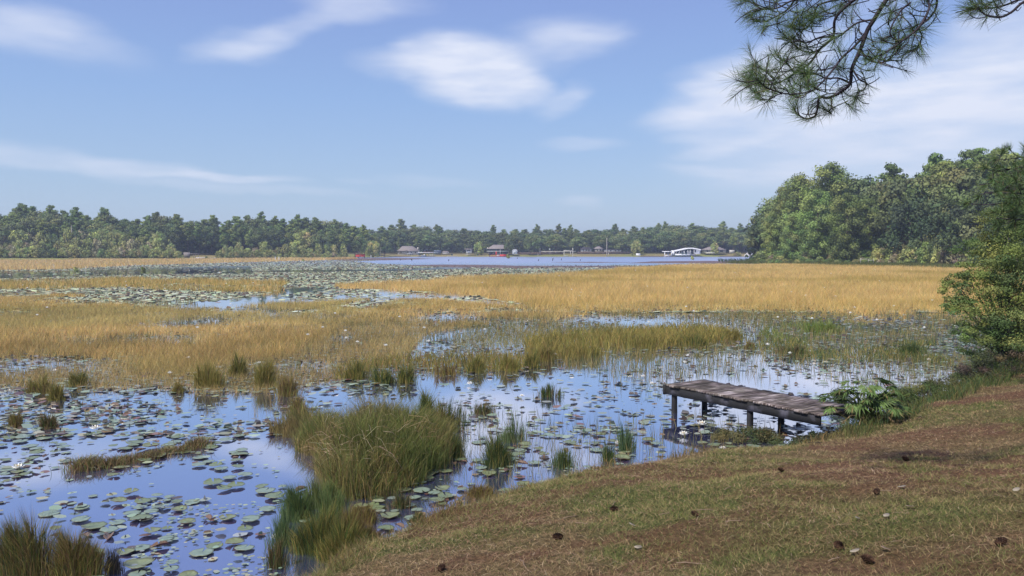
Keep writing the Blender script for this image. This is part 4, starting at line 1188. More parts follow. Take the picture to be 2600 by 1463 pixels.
# left woods
lx = [-80, 0, 60, 130, 180, 250, 330, 420, 520, 600, 680, 760, 850, 905, 940, 1000]
ly = [550, 547, 533, 534, 542, 549, 556, 552, 556, 556, 551, 554, 558, 568, 577, 588]
def left_y(px): return float(np.interp(px, [-100, 0, 450, 900, 1000], [262, 268, 298, 345, 395]))
def left_stretch(px):
    if px < 160: return 'left of the bare pale trunk'
    if px < 300: return 'around the bare pale trunk'
    if px < 460: return 'left of the ruined dock'
    if px < 560: return 'behind the ruined dock'
    if px < 740: return 'behind the two white stakes'
    return 'near the red hut'
for row, (off, sp, dy) in enumerate([(14, 34, 24), (24, 30, 12), (38, 26, 0)]):
    px = -90 + row * 9
    while px < 985:
        Y = left_y(px) + off + random.uniform(-3, 3)
        if 465 < px < 560 and row == 0: px += 20; continue
        yt = float(np.interp(px, lx, ly)) + dy + random.uniform(-5, 9)
        x = WD(px, 600, Y).x
        kind = random.choices(['pine', 'oak', 'bushy'], [5, 1.6, 4.0 if px < 450 and row == 0 else .5])[0]
        ht = top_at(px, Y, yt) - 1.6
        where = left_stretch(px); rw = ['front', 'middle', 'back'][row]
        nm = {'pine': 'green pine', 'oak': 'dark broadleaf', 'bushy': 'yellowish broadleaf'}[kind]
        plant(kind, x, Y, ht, f'{nm}, {rw} row of the left woods {where}', 'tree', f'{nm}s, {rw} row of the left woods {where}')
        px += sp * random.uniform(.75, 1.2)
for row, (off, sp, hy) in enumerate([(2.5, 15, 630), (7, 19, 612), (11, 24, 594)]):
    px = -90
    while px < 880:
        if (row == 0 and 455 < px < 545) or (px > 330 and row == 2): px += 30; continue
        if row == 1 and 450 < px < 560: px += 30; continue
        Y = left_y(px) + off + random.uniform(-1, 1)
        yt = hy + random.uniform(-9, 9) + (8 if px > 400 else 0)
        x = WD(px, 600, Y).x
        kind = random.choices(['shrub', 'tanshrub', 'greenshrub'], [7, 1.5, 1.5])[0]
        ht = max(2.0, top_at(px, Y, yt) - .5)
        nm = {'shrub': 'olive yellow shrub', 'tanshrub': 'tan autumn shrub', 'greenshrub': 'green shrub'}[kind]
        rw = ['front', 'second', 'third'][row]; where = left_stretch(px)
        plant(kind, x, Y, ht, f'{nm}, {rw} row on the left shore {where}', 'shrub', f'{nm}s, {rw} row along the left shore {where}', wide=max(.55, min(1.0, 3.4 / ht)))
        px += sp * random.uniform(.7, 1.3)
# right point, front pines and the mass behind
RP = [  # px, ytop, Y, kind, label
    (1958, 528, 212, 'fullpine', 'leftmost pine at the tip of the right point'),
    (1992, 462, 214, 'fullpine', 'dark pine second from the tip of the right point'),
    (2030, 436, 206, 'fullpine', 'broad round-topped pine on the right point'),
    (2108, 408, 200, 'fullpine', 'tallest pine on the right point with a domed top'),
    (2075, 470, 190, 'fullpine', 'bright green pine low before the tallest pine'),
    (2150, 478, 180, 'fullpine', 'brightest green pine at the centre of the right point'),
    (2205, 500, 183, 'fullpine', 'bright pine at the right edge of the front group'),
    (2010, 530, 196, 'fullpine', 'short dark pine at the waterside of the point'),
    (2190, 452, 206, 'oak', 'far dark tree right of the tallest pine'),
    (2245, 455, 186, 'oak', 'spreading tree with bare limbs right of the pines'),
    (2300, 445, 178, 'oak', 'broad round oak before the dark hollow'),
    (2262, 428, 205, 'pine', 'lone pine top standing above the oaks'),
    (2352, 445, 172, 'oak', 'oak above the middle of the dark hollow'),
    (2372, 402, 182, 'pine', 'tall feathery pine left of the highest crowns'),
    (2410, 408, 174, 'bigpine', 'grey green pine under the highest crowns'),
    (2440, 425, 160, 'oak', 'pale green oak below the highest crowns'),
    (2475, 378, 170, 'bigpine', 'one of two highest pines, the left one'),
    (2515, 378, 164, 'bigpine', 'one of two highest pines, the right one'),
    (2570, 388, 156, 'bigpine', 'tall pine near the right edge of the picture'),
    (2530, 430, 146, 'oak', 'light green oak near the right edge'),
    (2610, 400, 150, 'oak', 'dense oak cut by the right edge'),
    (2650, 385, 150, 'bigpine', 'pine just past the right edge'),
    (2330, 490, 168, 'shadebushy', 'shade-painted tree inside the hollow, left'),
    (2400, 500, 160, 'shadebushy', 'shade-painted tree inside the hollow, middle'),
    (2480, 490, 150, 'shadebushy', 'shade-painted tree inside the hollow, right'),
    (2560, 500, 138, 'shadebushy', 'shade-painted tree behind the big right bush'),
]
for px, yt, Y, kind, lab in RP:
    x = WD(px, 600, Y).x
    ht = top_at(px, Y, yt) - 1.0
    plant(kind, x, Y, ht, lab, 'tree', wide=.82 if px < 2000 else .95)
for i in range(46):   # trees farther back on the point
    px = 1960 + i * 16.5; Y = 225 - (px - 1960) * .06 + random.uniform(0, 22)
    yt = float(np.interp(px, [1940, 2000, 2110, 2180, 2260, 2330, 2400, 2500, 2700], [500, 470, 440, 462, 462, 448, 425, 402, 400])) + random.uniform(2, 26)
    kind = random.choice(['oak', 'pine', 'oak'])
    nm = 'background pine' if kind == 'pine' else 'background oak'
    plant(kind, WD(px, 600, Y).x, Y, top_at(px, Y, yt) - 1.5, f'{nm} half hidden behind the trees of the right point', 'tree', nm + 's of the right point', wide=1.05)
n_rs = 0
for row in range(3):
    px = 1912 + row * 10
    while px < 2700:
        yb = float(np.interp(px, [1900, 1950, 2200, 2400, 2600, 2700], [206, 186, 168, 151, 128, 118])) + row * 5
        Y = yb + 3 + random.uniform(-1, 1)
        hmax = float(np.interp(px, [1900, 2000, 2200, 2240, 2330, 2400, 2450, 2600], [640, 630, 640, 612, 575, 562, 585, 580]))
        yt = hmax + (2 - row) * 18 + random.uniform(-10, 12)
        right = px > 2215
        kind = random.choices(['shrub', 'tanshrub', 'greenshrub'], [5, 2.5, 2] if right else [1, .7, 6])[0]
        ht = max(1.4, top_at(px, Y, yt) - .6)
        nm = {'shrub': 'olive yellow shrub', 'tanshrub': 'greyish tan shrub', 'greenshrub': 'dark green shrub'}[kind]
        where = 'right of the wooden frame' if px > 2205 else 'left of the wooden frame'
        rw = ['front', 'second', 'third'][row]
        plant(kind, WD(px, 600, Y).x, Y, ht, f'{nm}, {rw} row of the right point, {where}', 'shrub', f'{nm}s, {rw} row {where} on the right point', wide=max(.6, min(1.1, 3.2 / ht)))
        px += 24 * random.uniform(.7, 1.3)
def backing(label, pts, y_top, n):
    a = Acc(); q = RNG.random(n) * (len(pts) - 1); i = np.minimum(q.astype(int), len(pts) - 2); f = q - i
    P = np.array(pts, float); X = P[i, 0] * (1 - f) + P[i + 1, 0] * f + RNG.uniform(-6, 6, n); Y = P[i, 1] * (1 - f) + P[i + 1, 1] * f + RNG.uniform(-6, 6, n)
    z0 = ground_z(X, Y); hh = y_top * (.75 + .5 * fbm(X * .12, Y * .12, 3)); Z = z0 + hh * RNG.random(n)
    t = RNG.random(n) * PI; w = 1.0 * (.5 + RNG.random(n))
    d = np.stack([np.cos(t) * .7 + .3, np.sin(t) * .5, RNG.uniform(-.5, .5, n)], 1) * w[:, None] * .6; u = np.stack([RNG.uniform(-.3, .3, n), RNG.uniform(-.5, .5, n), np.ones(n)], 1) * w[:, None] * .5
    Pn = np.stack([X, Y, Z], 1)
    a.add(np.stack([Pn - d, Pn - u, Pn + d, Pn + u], 1).reshape(-1, 3), np.arange(n)[:, None] * 4 + np.arange(4), np.repeat(pal(n, [(.06, .09, .045), (.08, .11, .05), (.05, .07, .04)]), 4, 0))  # dark leaf tones stand in for the shade under the crowns
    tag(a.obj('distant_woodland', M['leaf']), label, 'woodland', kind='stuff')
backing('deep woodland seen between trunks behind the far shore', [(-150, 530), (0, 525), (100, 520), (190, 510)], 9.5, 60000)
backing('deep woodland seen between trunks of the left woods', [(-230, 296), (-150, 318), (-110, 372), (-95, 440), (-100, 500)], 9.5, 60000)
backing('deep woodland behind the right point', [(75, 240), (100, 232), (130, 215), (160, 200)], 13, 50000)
# single trees on the far lawn
def far_single(kind, px, yt, Y, lab, wide=1.0, name=None, cat='tree'):
    plant(kind, WD(px, 600, Y).x, Y, top_at(px, Y, yt) - 1.2, lab, cat, wide=wide, name=name)
far_single('bushy', 1216, 610, 428, 'yellow green tree left of the house with the dark porch', .8)
far_single('bushy', 1618, 606, 427, 'round light green tree beside the small white board', .75)
far_single('oak', 1292, 596, 424, 'dark oak before the right end of the dark screened porch', .55)
far_single('oak', 1345, 592, 428, 'dark oak just right of the barn shaped shed', .8)
far_single('bushy', 1815, 611, 427, 'conical pale green tree before the low brown house', .65)
far_single('bushy', 934, 590, 414, 'light green tree by the small white shed', .75)
far_single('pine', 1012, 598, 421, 'pine standing at the corner of the hip roofed house', .45)
far_single('shrub', 1872, 634, 420, 'bright yellow green bush at the waterside near the right point', 1.6, cat='shrub')
far_single('tanshrub', 1930, 626, 424, 'pale pinkish shrub behind the white rocks', 1.4, cat='shrub')
far_single('greenshrub', 1606, 641, 424, 'small green bush left of the small white board', 1.0, cat='shrub')
far_single('greenshrub', 523, 641, 300, 'small bright green sapling behind the ruined dock', .8, cat='shrub')
# trees standing behind the photographer: they shade the bank
for x, y, ht in [(-9.5, -9.2, 17), (2.0, -12.5, 19)]:
    plant('bigpine', x, y, ht, 'tall pine standing on the bank behind the viewpoint', 'tree', 'pines on the bank behind the viewpoint', wide=1.25)

# dead pale trunk in the left woods
def dead_tree():
    Y = left_y(183) + 11; p = WD(183, 655, Y); s_ = Y / F
    e = empty('dead_tree', 'bare pale dead trunk with one side branch in the left woods', 'tree', (p.x, Y, .8))
    a = Acc(); top = top_at(183, Y, 556) - .8
    a.tube([(0, 0, -.3), (.1, 0, top * .5), (0, 0, top)], [.22, .17, .05], 6)
    a.tube([(.05, 0, top * .42), (.8, 0, top * .5), (1.5, 0, top * .53)], [.1, .07, .03], 5)
    a.obj('trunk', M['palebark'], e)
    b = Acc(); leafcloud(b, [(0, 0, top, 1.1, 1.1, .9), (.3, 0, top - 1.5, .9, .9, .6)], 260, .6, PINEC); b.obj('crown', M['leaf'], e)
dead_tree()

# ------------------------------------------------------------------ buildings and docks on the far shore
def pb(a, Y, dep, x0, y0, x1, y1, org=None, C=None):
    """a box that spans the photo's pixels x0..x1, y0..y1 at depth Y and reaches back dep metres"""
    A = WD(x0, y1, Y); B = WD(x1, y0, Y)
    o = org or (0, 0, 0)
    a.box((A.x - o[0], Y - o[1], A.z - o[2]), (B.x - o[0], Y + dep - o[1], B.z - o[2]), C)

class Bld:
    def __init__(s, name, label, cat, px, Y, group=None):
        p = WD(px, 650, Y); s.Y = Y; s.org = (p.x, Y, 0.0)
        s.e = empty(name, label, cat, s.org, group=group)
    def part(s, name, mat, boxes, parent=None):
        a = Acc()
        for b in boxes:
            x0, y0, x1, y1, off, dep = b
            pb(a, s.Y + off, dep, x0, y0, x1, y1, s.org)
        return a.obj(name, mat, parent or s.e)
    def roof(s, name, mat, x0, x1, yb, yt, off, dep, rx0=None, rx1=None, hip=True, thick=.12):
        """hip or gable roof: eaves x0..x1 at yb, ridge rx0..rx1 at yt, ridge halfway back"""
        Y = s.Y + off; k = F
        E0 = WD(x0, yb, Y); E1 = WD(x1, yb, Y); R0 = WD(rx0 if rx0 is not None else x0, yt, Y); R1 = WD(rx1 if rx1 is not None else x1, yt, Y)
        zb, zt = E0.z, R0.z; ym = dep / 2
        V = [(E0.x, 0, zb), (E1.x, 0, zb), (E1.x, dep, zb), (E0.x, dep, zb), (R0.x, ym, zt), (R1.x, ym, zt), (E0.x, 0, zb - thick), (E1.x, 0, zb - thick), (E1.x, dep, zb - thick), (E0.x, dep, zb - thick)]
        V = np.array(V) + np.array([-s.org[0], off, -s.org[2]])
        a = Acc(); a.add(V, [np.array([[0, 1, 5, 4], [2, 3, 4, 5], [0, 6, 7, 1], [1, 7, 8, 2], [2, 8, 9, 3], [3, 9, 6, 0], [6, 9, 8, 7]]), np.array([[1, 2, 5], [3, 0, 4]])])
        return a.obj(name, mat, s.e)

# hip roofed house
b = Bld('house', 'light grey house under a brown hip roof near the far shore', 'house', 1035, 426)
b.part('wall', M['white'], [(1011, 636.5, 1061, 648.5, 0, 9)])
b.roof('roof', M['shingle'], 1008, 1063, 637, 625, -1, 11, 1018, 1043)
b.part('chimney', M['cream'], [(1059.5, 628, 1062, 637, 3, 1)])
for x in (1016, 1034, 1042, 1053):
    w = b.part('window', M['white'], [(x, 638.5, x + 4, 643, -.12, .1)]); b.part('pane', M['glass'], [(x + .5, 639, x + 3.5, 642.6, -.18, .05)], w)
b.part('porch', M['white'], [(1033, 644.5, 1046, 645.3, -2.4, 2.3), (1034, 645.3, 1035, 648.5, -2.3, .2), (1039, 645.3, 1040, 648.5, -2.3, .2), (1044.5, 645.3, 1045.5, 648.5, -2.3, .2), (1033, 643, 1046, 643.5, -2.4, .1)])
# small white shed + its shore neighbours
b = Bld('shed', 'small white shed at the edge of the left woods', 'shed', 957, 418)
b.part('wall', M['white'], [(951, 637.5, 962, 648.5, 0, 2.5)]); b.roof('roof', M['white'], 950, 963, 637.5, 634.5, -.2, 2.9, 953, 960)
b.part('door', M['greysiding'], [(954.5, 641, 957.5, 648.4, -.06, .05)])
b = Bld('boathouse', 'flat red hut with an aerial at the end of the left woods', 'hut', 913, 352)
b.part('wall', M['red'], [(903, 646.5, 924, 652.2, 0, 3)]); b.part('roof', M['redroof'], [(902, 645.2, 925, 646.5, -.2, 3.4)])
b.part('door', M['brownwood'], [(913, 648, 915, 652.1, -.06, .05)]); b.part('aerial', M['greywood'], [(910, 639, 910.4, 645.2, 1, .06), (908, 640, 916, 640.3, 1, .06)])
# covered boat dock with green frames
b = Bld('covered_dock', 'covered boat dock with flat pale roof and green frames', 'dock', 1083, 414)
b.part('roof', M['white'], [(1061, 640.8, 1103, 642, 0, 4)]); b.part('roof_edge', M['redroof'], [(1075, 640.2, 1100, 640.8, .2, 3.5)])
for x in (1064, 1073, 1080, 1088, 1094, 1101): b.part('post', M['green'], [(x, 642, x + .9, 653.5, .2, .25)])
b.part('platform', M['greywood'], [(1060, 650, 1104, 651, 0, 4.2)]); b.part('railing', M['greysiding'], [(1089, 646.2, 1103, 646.7, 0, .1), (1089, 648.2, 1103, 648.7, 0, .1)])
t = Bld('boat', 'small dark boat moored under the covered boat dock', 'boat', 1076, 413)
a = Acc(); hx = WD(1071, 650, 413).x - t.org[0]; hw = 2.2
a.add([(hx, 0, .1), (hx + hw, 0, .1), (hx + hw, 1.2, .1), (hx, 1.2, .1), (hx - .4, -.2, .75), (hx + hw + .1, -.2, .65), (hx + hw + .1, 1.4, .65), (hx - .4, 1.4, .75)], np.array([[0, 3, 2, 1], [4, 5, 6, 7], [0, 1, 5, 4], [1, 2, 6, 5], [2, 3, 7, 6], [3, 0, 4, 7]]))
a.obj('hull', M['bluegrey'], t.e); c2 = Acc(); c2.box((hx + .9, .2, .66), (hx + 1.5, 1.0, 1.2), None, .08); c2.obj('console', M['white'], t.e)
# sheds right of it
b = Bld('shed', 'blue grey metal shed behind the covered boat dock', 'shed', 1110, 428)
b.part('wall', M['bluegrey'], [(1102, 637.8, 1118, 645.5, 0, 4)]); b.roof('roof', M['bluegrey'], 1101, 1119, 637.8, 636, -.2, 4.4)
b = Bld('shed', 'low white shed under the trees right of the blue grey one', 'shed', 1131, 430)
b.part('wall', M['white'], [(1122, 640, 1139, 645, 0, 4)]); b.roof('roof', M['shingle'], 1121, 1140, 640, 637.8, -.2, 4.4, 1126, 1135)
b = Bld('pier', 'low empty pier with a dark box on the left far shore', 'pier', 1143, 415)
b.part('deck', M['greysiding'], [(1135, 650.3, 1160, 651, 0, 2)]); b.part('box', M['green'], [(1145, 645.3, 1149, 648.6, .8, .8)])
b.part('roof', M['greywood'], [(1130, 644.6, 1150, 645.2, .3, 2.4)]); b.part('post', M['greywood'], [(1131, 645.2, 1131.5, 652, .4, .15)])
b.part('post', M['greywood'], [(1149.4, 645.2, 1149.9, 652, .4, .15)])
# white cabin with overhanging roof
b = Bld('cabin', 'white boxy cabin with an overhanging flat roof', 'cabin', 1190, 424)
b.part('wall', M['white'], [(1183.5, 633.4, 1197.5, 643.5, 0, 4)]); b.part('roof', M['shingle'], [(1179.5, 631.6, 1199.5, 633.4, -.8, 5.6)])
b.part('window', M['glass'], [(1185, 635.5, 1194.5, 638, -.08, .06)]); b.part('door', M['bluegrey'], [(1188.5, 640.5, 1192, 643.4, -.08, .06)])
for x0, lab in ((1183, 'small table like platform before the white cabin'), (1206, 'small roofed dark stand left of the yellow green tree')):
    b = Bld('platform' if x0 == 1183 else 'shore_stand', lab, 'stand', x0 + 5, 417)
    b.part('top', M['greysiding'] if x0 == 1183 else M['greywood'], [(x0, 645.2 if x0 == 1183 else 641.4, x0 + 11, 646 if x0 == 1183 else 642.2, 0, 2)])
    for q in (0, 10.3): b.part('leg', M['greywood'], [(x0 + q, 646 if x0 == 1183 else 642.2, x0 + q + .6, 651, .2, .15)])
    if x0 != 1183: b.part('box', M['green'], [(x0 + 4, 645.6, x0 + 9, 649.2, .5, 1)])
# dark porch house
b = Bld('house', 'house with brown roof and a long dark screened porch', 'house', 1265, 428)
b.part('wall', M['bluegrey'], [(1241, 640, 1293, 647.5, 3, 6)]); b.part('porch', M['glass'], [(1238, 631.8, 1296, 637.4, 0, 4)])
b.part('fascia', M['greysiding'], [(1236, 637.4, 1293, 639.2, -.3, 4.5)]); b.roof('roof', M['shingle'], 1236, 1297, 631.8, 621.5, -.5, 10, 1252, 1278)
b.part('chimney', M['cream'], [(1236.5, 628.5, 1238.8, 633, 1, 1)])
for x in (1240, 1252, 1264, 1276, 1290): b.part('post', M['greywood'], [(x, 639.2, x + .9, 648.5, 0, .2)])
b = Bld('boat_dock', 'red painted boat dock before the house with dark porch', 'dock', 1265, 414)
b.part('deck', M['redroof'], [(1243, 650.6, 1287, 652.2, 0, 4)]); b.part('railing', M['red'], [(1246, 647.6, 1286, 648.2, 0, .12)])
b.part('side_panel', M['red'], [(1269, 646.6, 1285.5, 650.6, -.2, .15)]); b.part('slide_tower', M['red'], [(1258.4, 638.8, 1261.2, 648.4, .4, .6)])
b.part('locker', M['white'], [(1261.5, 647.2, 1268.5, 650.2, .5, 1)]); b.part('post', M['brownwood'], [(1242, 640, 1243.4, 653, .2, .3)])
b.part('post', M['brownwood'], [(1286, 646, 1287, 653, .2, .3)])
# barn shaped shed
b = Bld('shed', 'white barn shaped shed with rounded roof', 'shed', 1307, 421)
a = Acc(); prof = [(1301, 646), (1301, 638.5), (1302, 635.8), (1304.3, 634), (1307.3, 633.4), (1310.3, 634), (1312.5, 635.8), (1313.5, 638.5), (1313.5, 646)]
P = [WD(x, y, 421) for x, y in prof]; n = len(P)
V = [(p.x - b.org[0], 0, p.z) for p in P] + [(p.x - b.org[0], 3.2, p.z) for p in P]
a.add(V, [np.array([list(range(n))]), np.array([list(range(2 * n - 1, n - 1, -1))]), np.array([[i, n + i, n + (i + 1) % n, (i + 1) % n] for i in range(n)])]); a.obj('wall', M['greysiding'], b.e)
a = Acc(); 
for i in range(1, n - 2):
    q0, q1 = P[i], P[i + 1]
    a.tube([(q0.x - b.org[0], -.05, q0.z), (q1.x - b.org[0], -.05, q1.z)], .12, 4)
a.obj('trim', M['white'], b.e); b.part('door', M['glass'], [(1305.6, 641.5, 1308, 643.8, -.1, .05)])
# long dark wall / fence and rails
b = Bld('fence', 'long dark wooden fence behind the lawn of the far shore', 'fence', 1480, 424)
b.part('panel', M['brownwood'], [(1315, 641, 1430, 646.6, 0, .3), (1465, 639.5, 1600, 645, 0, .3)])
for x in range(1318, 1430, 14): b.part('post', M['brownwood'], [(x, 640.4, x + 1, 646.8, -.15, .12)])
for x in range(1466, 1600, 14): b.part('post', M['brownwood'], [(x, 638.9, x + 1, 645.2, -.15, .12)])
b = Bld('fence', 'pale rail fence between two dark fence stretches', 'fence', 1420, 432)
b.part('rail', M['cream'], [(1368, 638, 1462, 639.8, 0, .1)]); 
for x in (1370, 1384, 1398, 1410): b.part('post', M['cream'], [(x, 637.5, x + 1, 643, -.1, .1)])
b = Bld('timber_gantry', 'pale timber frame of three posts and a beam on the lawn', 'frame', 1443, 418)
b.part('post', M['cream'], [(1431.5, 635, 1433, 651, 0, .25)]); b.part('post', M['cream'], [(1448, 636, 1449.3, 647.5, 0, .25)]); b.part('beam', M['cream'], [(1433, 636, 1456, 637.3, 0, .2)])
b.part('platform', M['greysiding'], [(1432, 649.6, 1444, 650.4, 0, 2.2)]); b.part('post', M['cream'], [(1453.6, 630, 1455.2, 650.5, 0, .25)])
# pink gabled and long white house fragments
b = Bld('house', 'low white house seen between trunks right of the tall frame', 'house', 1490, 438)
b.part('wall', M['white'], [(1476, 632.5, 1502, 639.5, 0, 7)]); b.roof('roof', M['darkshingle'], 1474, 1504, 632.5, 628, -.5, 8, 1481, 1497)
for x in (1480, 1487, 1494): b.part('window', M['glass'], [(x, 634, x + 3, 637, -.1, .08)])
b = Bld('house', 'pinkish gabled house left of the tall pole', 'house', 1521, 436)
b.part('wall', M['cream'], [(1512, 631, 1530, 640, 0, 7)])
b.roof('roof', M['shingle'], 1510, 1532, 631.5, 625.5, -.5, 8, 1519, 1524)
b.part('window', M['glass'], [(1515, 633.5, 1518, 637, -.1, .08)]); b.part('window', M['glass'], [(1523, 633.5, 1526, 637, -.1, .08)])
b = Bld('house', 'long white trailer like house right of the tall pole', 'house', 1555, 438)
b.part('wall', M['white'], [(1535, 634.5, 1577, 639.5, 0, 5)]); b.part('roof', M['darkshingle'], [(1534, 632.8, 1578, 634.5, -.3, 5.6)])
for x in (1540, 1549, 1561, 1570): b.part('window', M['glass'], [(x, 635.6, x + 3, 637.8, -.1, .08)])
# poles
def pole(px, y0, y1, Y, r, label, name='pole', mat='greywood', knob=None):
    A = WD(px, y1, Y); B = WD(px, y0, Y)
    e = empty(name, label, 'lamp' if knob else 'pole', (A.x, Y, 0))
    a = Acc(); a.tube([(0, 0, A.z - .3), (0, 0, (A.z + B.z) / 2), (0, 0, B.z)], [r, r, r * .8], 8); a.obj('shaft', M[mat], e)
    if knob:
        k = Acc(); zz = B.z
        k.tube([(0, 0, zz), (0, 0, zz + .12), (0, 0, zz + .35), (0, 0, zz + .5)], [.1, .28, .28, .08], 8); k.obj('lamp_head', M['white'], e, smooth=True)
    else:
        k = Acc(); k.tube([(0, 0, B.z), (0, 0, B.z + .06)], [r * 1.15, r * .6], 8); k.obj('cap', M[mat], e)
    return e
pole(1540.5, 604, 652.5, 417, .16, 'tall pale utility pole standing at the waterline', mat='palebark')
pole(1545, 642, 647.5, 419, .12, 'short post close to the tall utility pole', mat='cream')
pole(1371, 630, 647, 419, .11, 'slim grey pole behind the lawn right of the barn shed')
pole(1396, 634, 645, 420, .1, 'lamp post with white globe behind the lawn', 'street_lamp', knob=True)
pole(1197, 622, 632, 425, .06, 'thin aerial mast above the white cabin')
pole(1270, 634, 648, 420, .08, 'thin pole before the dark screened porch', mat='white')
pole(1366, 645, 651, 416, .09, 'short pale post at the waterline right of the barn shed', mat='cream')
pole(967, 631, 657, 380, .08, 'tall thin stake left of the hip roofed house', mat='greywood')
pole(699, 652, 663, 262, .09, 'left one of two white stakes on the left shore', mat='white')
pole(708.5, 652, 663, 262, .09, 'right one of two white stakes on the left shore', mat='white')
pole(137, 672, 687, 134, .035, 'thin pale stake in the grass strip at far left', mat='cream')
pole(218, 677, 688, 130, .035, 'second thin pale stake in the grass strip at far left', mat='cream')
pole(942, 648, 653.5, 350, .1, 'short white post right of the red hut', mat='white')
e = pole(922, 655, 664, 255, .07, 'leaning grey stake on the mud below the red hut'); e.rotation_euler = (0, -.25, 0)
# white board, boathouse, pavilion
b = Bld('notice_board', 'small white board on the waterline of the far lawn', 'board', 1620, 416)
b.part('panel', M['white'], [(1615, 643.8, 1626, 649, 0, .25)]); b.part('post', M['brownwood'], [(1616.5, 649, 1617.2, 651.5, .05, .12)]); b.part('post', M['brownwood'], [(1624, 649, 1624.7, 651.5, .05, .12)])
b = Bld('boathouse', 'open white boathouse left of the arched pavilion', 'boathouse', 1696, 413)
b.part('roof', M['white'], [(1685, 638, 1707, 640, 0, 5)])
for x in (1687, 1703.6): b.part('post', M['white'], [(x, 640, x + 2, 652.5, .2, .4)])
b.part('back_wall', M['glass'], [(1689, 640, 1703, 645, 4.5, .2)]); b.part('deck', M['greywood'], [(1686, 650.6, 1707, 651.8, 0, 5)])
t = Bld('boat', 'white and dark boat inside the open white boathouse', 'boat', 1696, 412)
a = Acc(); hx = -1.3
a.add([(hx, 0, .2), (hx + 2.6, 0, .2), (hx + 2.6, 1.2, .2), (hx, 1.2, .2), (hx - .3, -.2, .9), (hx + 3.0, -.2, .8), (hx + 3.0, 1.4, .8), (hx - .3, 1.4, .9)], np.array([[0, 3, 2, 1], [4, 5, 6, 7], [0, 1, 5, 4], [1, 2, 6, 5], [2, 3, 7, 6], [3, 0, 4, 7]])); a.obj('hull', M['rock'], t.e)
c2 = Acc(); c2.box((-.3, .2, .84), (.5, 1.0, 1.5), None, .1); c2.obj('cabin', M['bluegrey'], t.e)
b = Bld('pavilion', 'white waterside pavilion with a low arched roof and deck', 'pavilion', 1746, 416)
b.part('wall', M['white'], [(1706, 636, 1713, 649.5, -.5, 2.5), (1765, 634, 1778, 645.5, .5, 6), (1716, 637.5, 1766, 649.3, 3.0, 5)])
a = Acc(); pf = [(1711, 637.2), (1722, 634.8), (1735, 632), (1745, 629.8), (1757, 629.2), (1767, 630.6), (1779, 633.4)]
P = [WD(x, y, 416) for x, y in pf]
for i in range(len(P) - 1):
    p, q = P[i], P[i + 1]; o = b.org
    V = [(p.x - o[0], -.8, p.z - .55), (q.x - o[0], -.8, q.z - .55), (q.x - o[0], 8, q.z - .55), (p.x - o[0], 8, p.z - .55), (p.x - o[0], -.8, p.z), (q.x - o[0], -.8, q.z), (q.x - o[0], 8, q.z), (p.x - o[0], 8, p.z)]
    a.add(V, np.array([[0, 3, 2, 1], [4, 5, 6, 7], [0, 1, 5, 4], [2, 3, 7, 6]]))
a.obj('roof', M['white'], b.e)
for x in (1717, 1724, 1737, 1746, 1752, 1762): b.part('post', M['white'], [(x, 633 if x > 1740 else 636, x + 1, 648.5, -.4, .25)])
for x0, x1, y0, y1 in ((1719, 1723, 637.5, 643.5), (1726, 1729, 638, 642), (1731, 1734, 636.5, 641), (1739, 1744, 635, 642.5), (1755, 1761, 634.5, 644.5)):
    b.part('window', M['glass'], [(x0, y0, x1, y1, 2.9, .08)])
b.part('window', M['glass'], [(1763.6, 634.8, 1767, 640, .42, .08)])
b.part('deck', M['greensd'] if 'greensd' in M else M['green'], [(1706, 649.5, 1752, 650.6, -1.2, 4)]); b.part('railing', M['white'], [(1714, 645, 1752, 648.6, -1.1, .15)])
b.part('planter', M['green'], [(1730, 643.6, 1735, 645, -1.3, .4)]); b.part('planter', M['green'], [(1738.5, 643.4, 1744, 645, -1.3, .4)])
b = Bld('staircase', 'white steps going down beside the arched pavilion', 'steps', 1766, 417)
b.part('steps', M['rock'], [(1762 + i * 1.6, 644.6 - i * 1.1, 1764 + i * 1.6, 648.5 - i * 0.9, .3 + i * .3, .8) for i in range(6)])
# low brown house behind the conical tree
b = Bld('house', 'low brown house half hidden by the conical pale green tree', 'house', 1820, 428)
b.part('wall', M['cream'], [(1791, 634, 1843, 642.8, 0, 8)]); b.roof('roof', M['shingle'], 1789, 1845, 634.3, 626.5, -.6, 9.5, 1806, 1830)
for x in (1794, 1828, 1832): b.part('window', M['glass'], [(x, 635.5, x + 4, 640, -.1, .08)])
b.part('patio_wall', M['cream'], [(1792, 641, 1815, 644, -3, .3)])
b = Bld('fence', 'short brownish board fence left of the bright bush', 'fence', 1858, 425)
b.part('panel', M['cream'], [(1852, 635, 1865, 642.5, 0, .2)]); b.part('post', M['greywood'], [(1851.4, 634.6, 1852, 643, -.05, .3)])
# pale rocks by the right point
for i, (px, py, s_) in enumerate([(1897, 648, 1.5), (1903, 645, 1.8), (1909, 649, 1.6), (1914, 646, 1.3), (1901, 651, 1.2)]):
    a = Acc(); th = np.linspace(0, 2 * PI, 8, endpoint=False); 
    for k_, (zz, rr) in enumerate([(0, 1), (.5, .9), (.9, .5)]): pass
    V = [(math.cos(t) * rr * s_ * (1 + .15 * math.sin(t * 3 + i)), math.sin(t) * rr * s_ * .8, zz * s_ * .7) for zz, rr in ((-.2, 1), (.5, .9), (.95, .45)) for t in th]
    j = np.arange(8); a.add(V, [np.concatenate([np.stack([j + o, (j + 1) % 8 + o, (j + 1) % 8 + 8 + o, j + 8 + o], 1) for o in (0, 8)]), np.array([[16 + q for q in range(8)]])])
    p = WD(px, py, 417); o = a.obj('rock', M['rock'], smooth=True); o.location = (p.x, 417 + i * .6, max(p.z - .4, 0))
    tag(o, 'pale grey boulder of the rock pile at the waterside near the right point', 'rock', 'pale boulders by the right point')
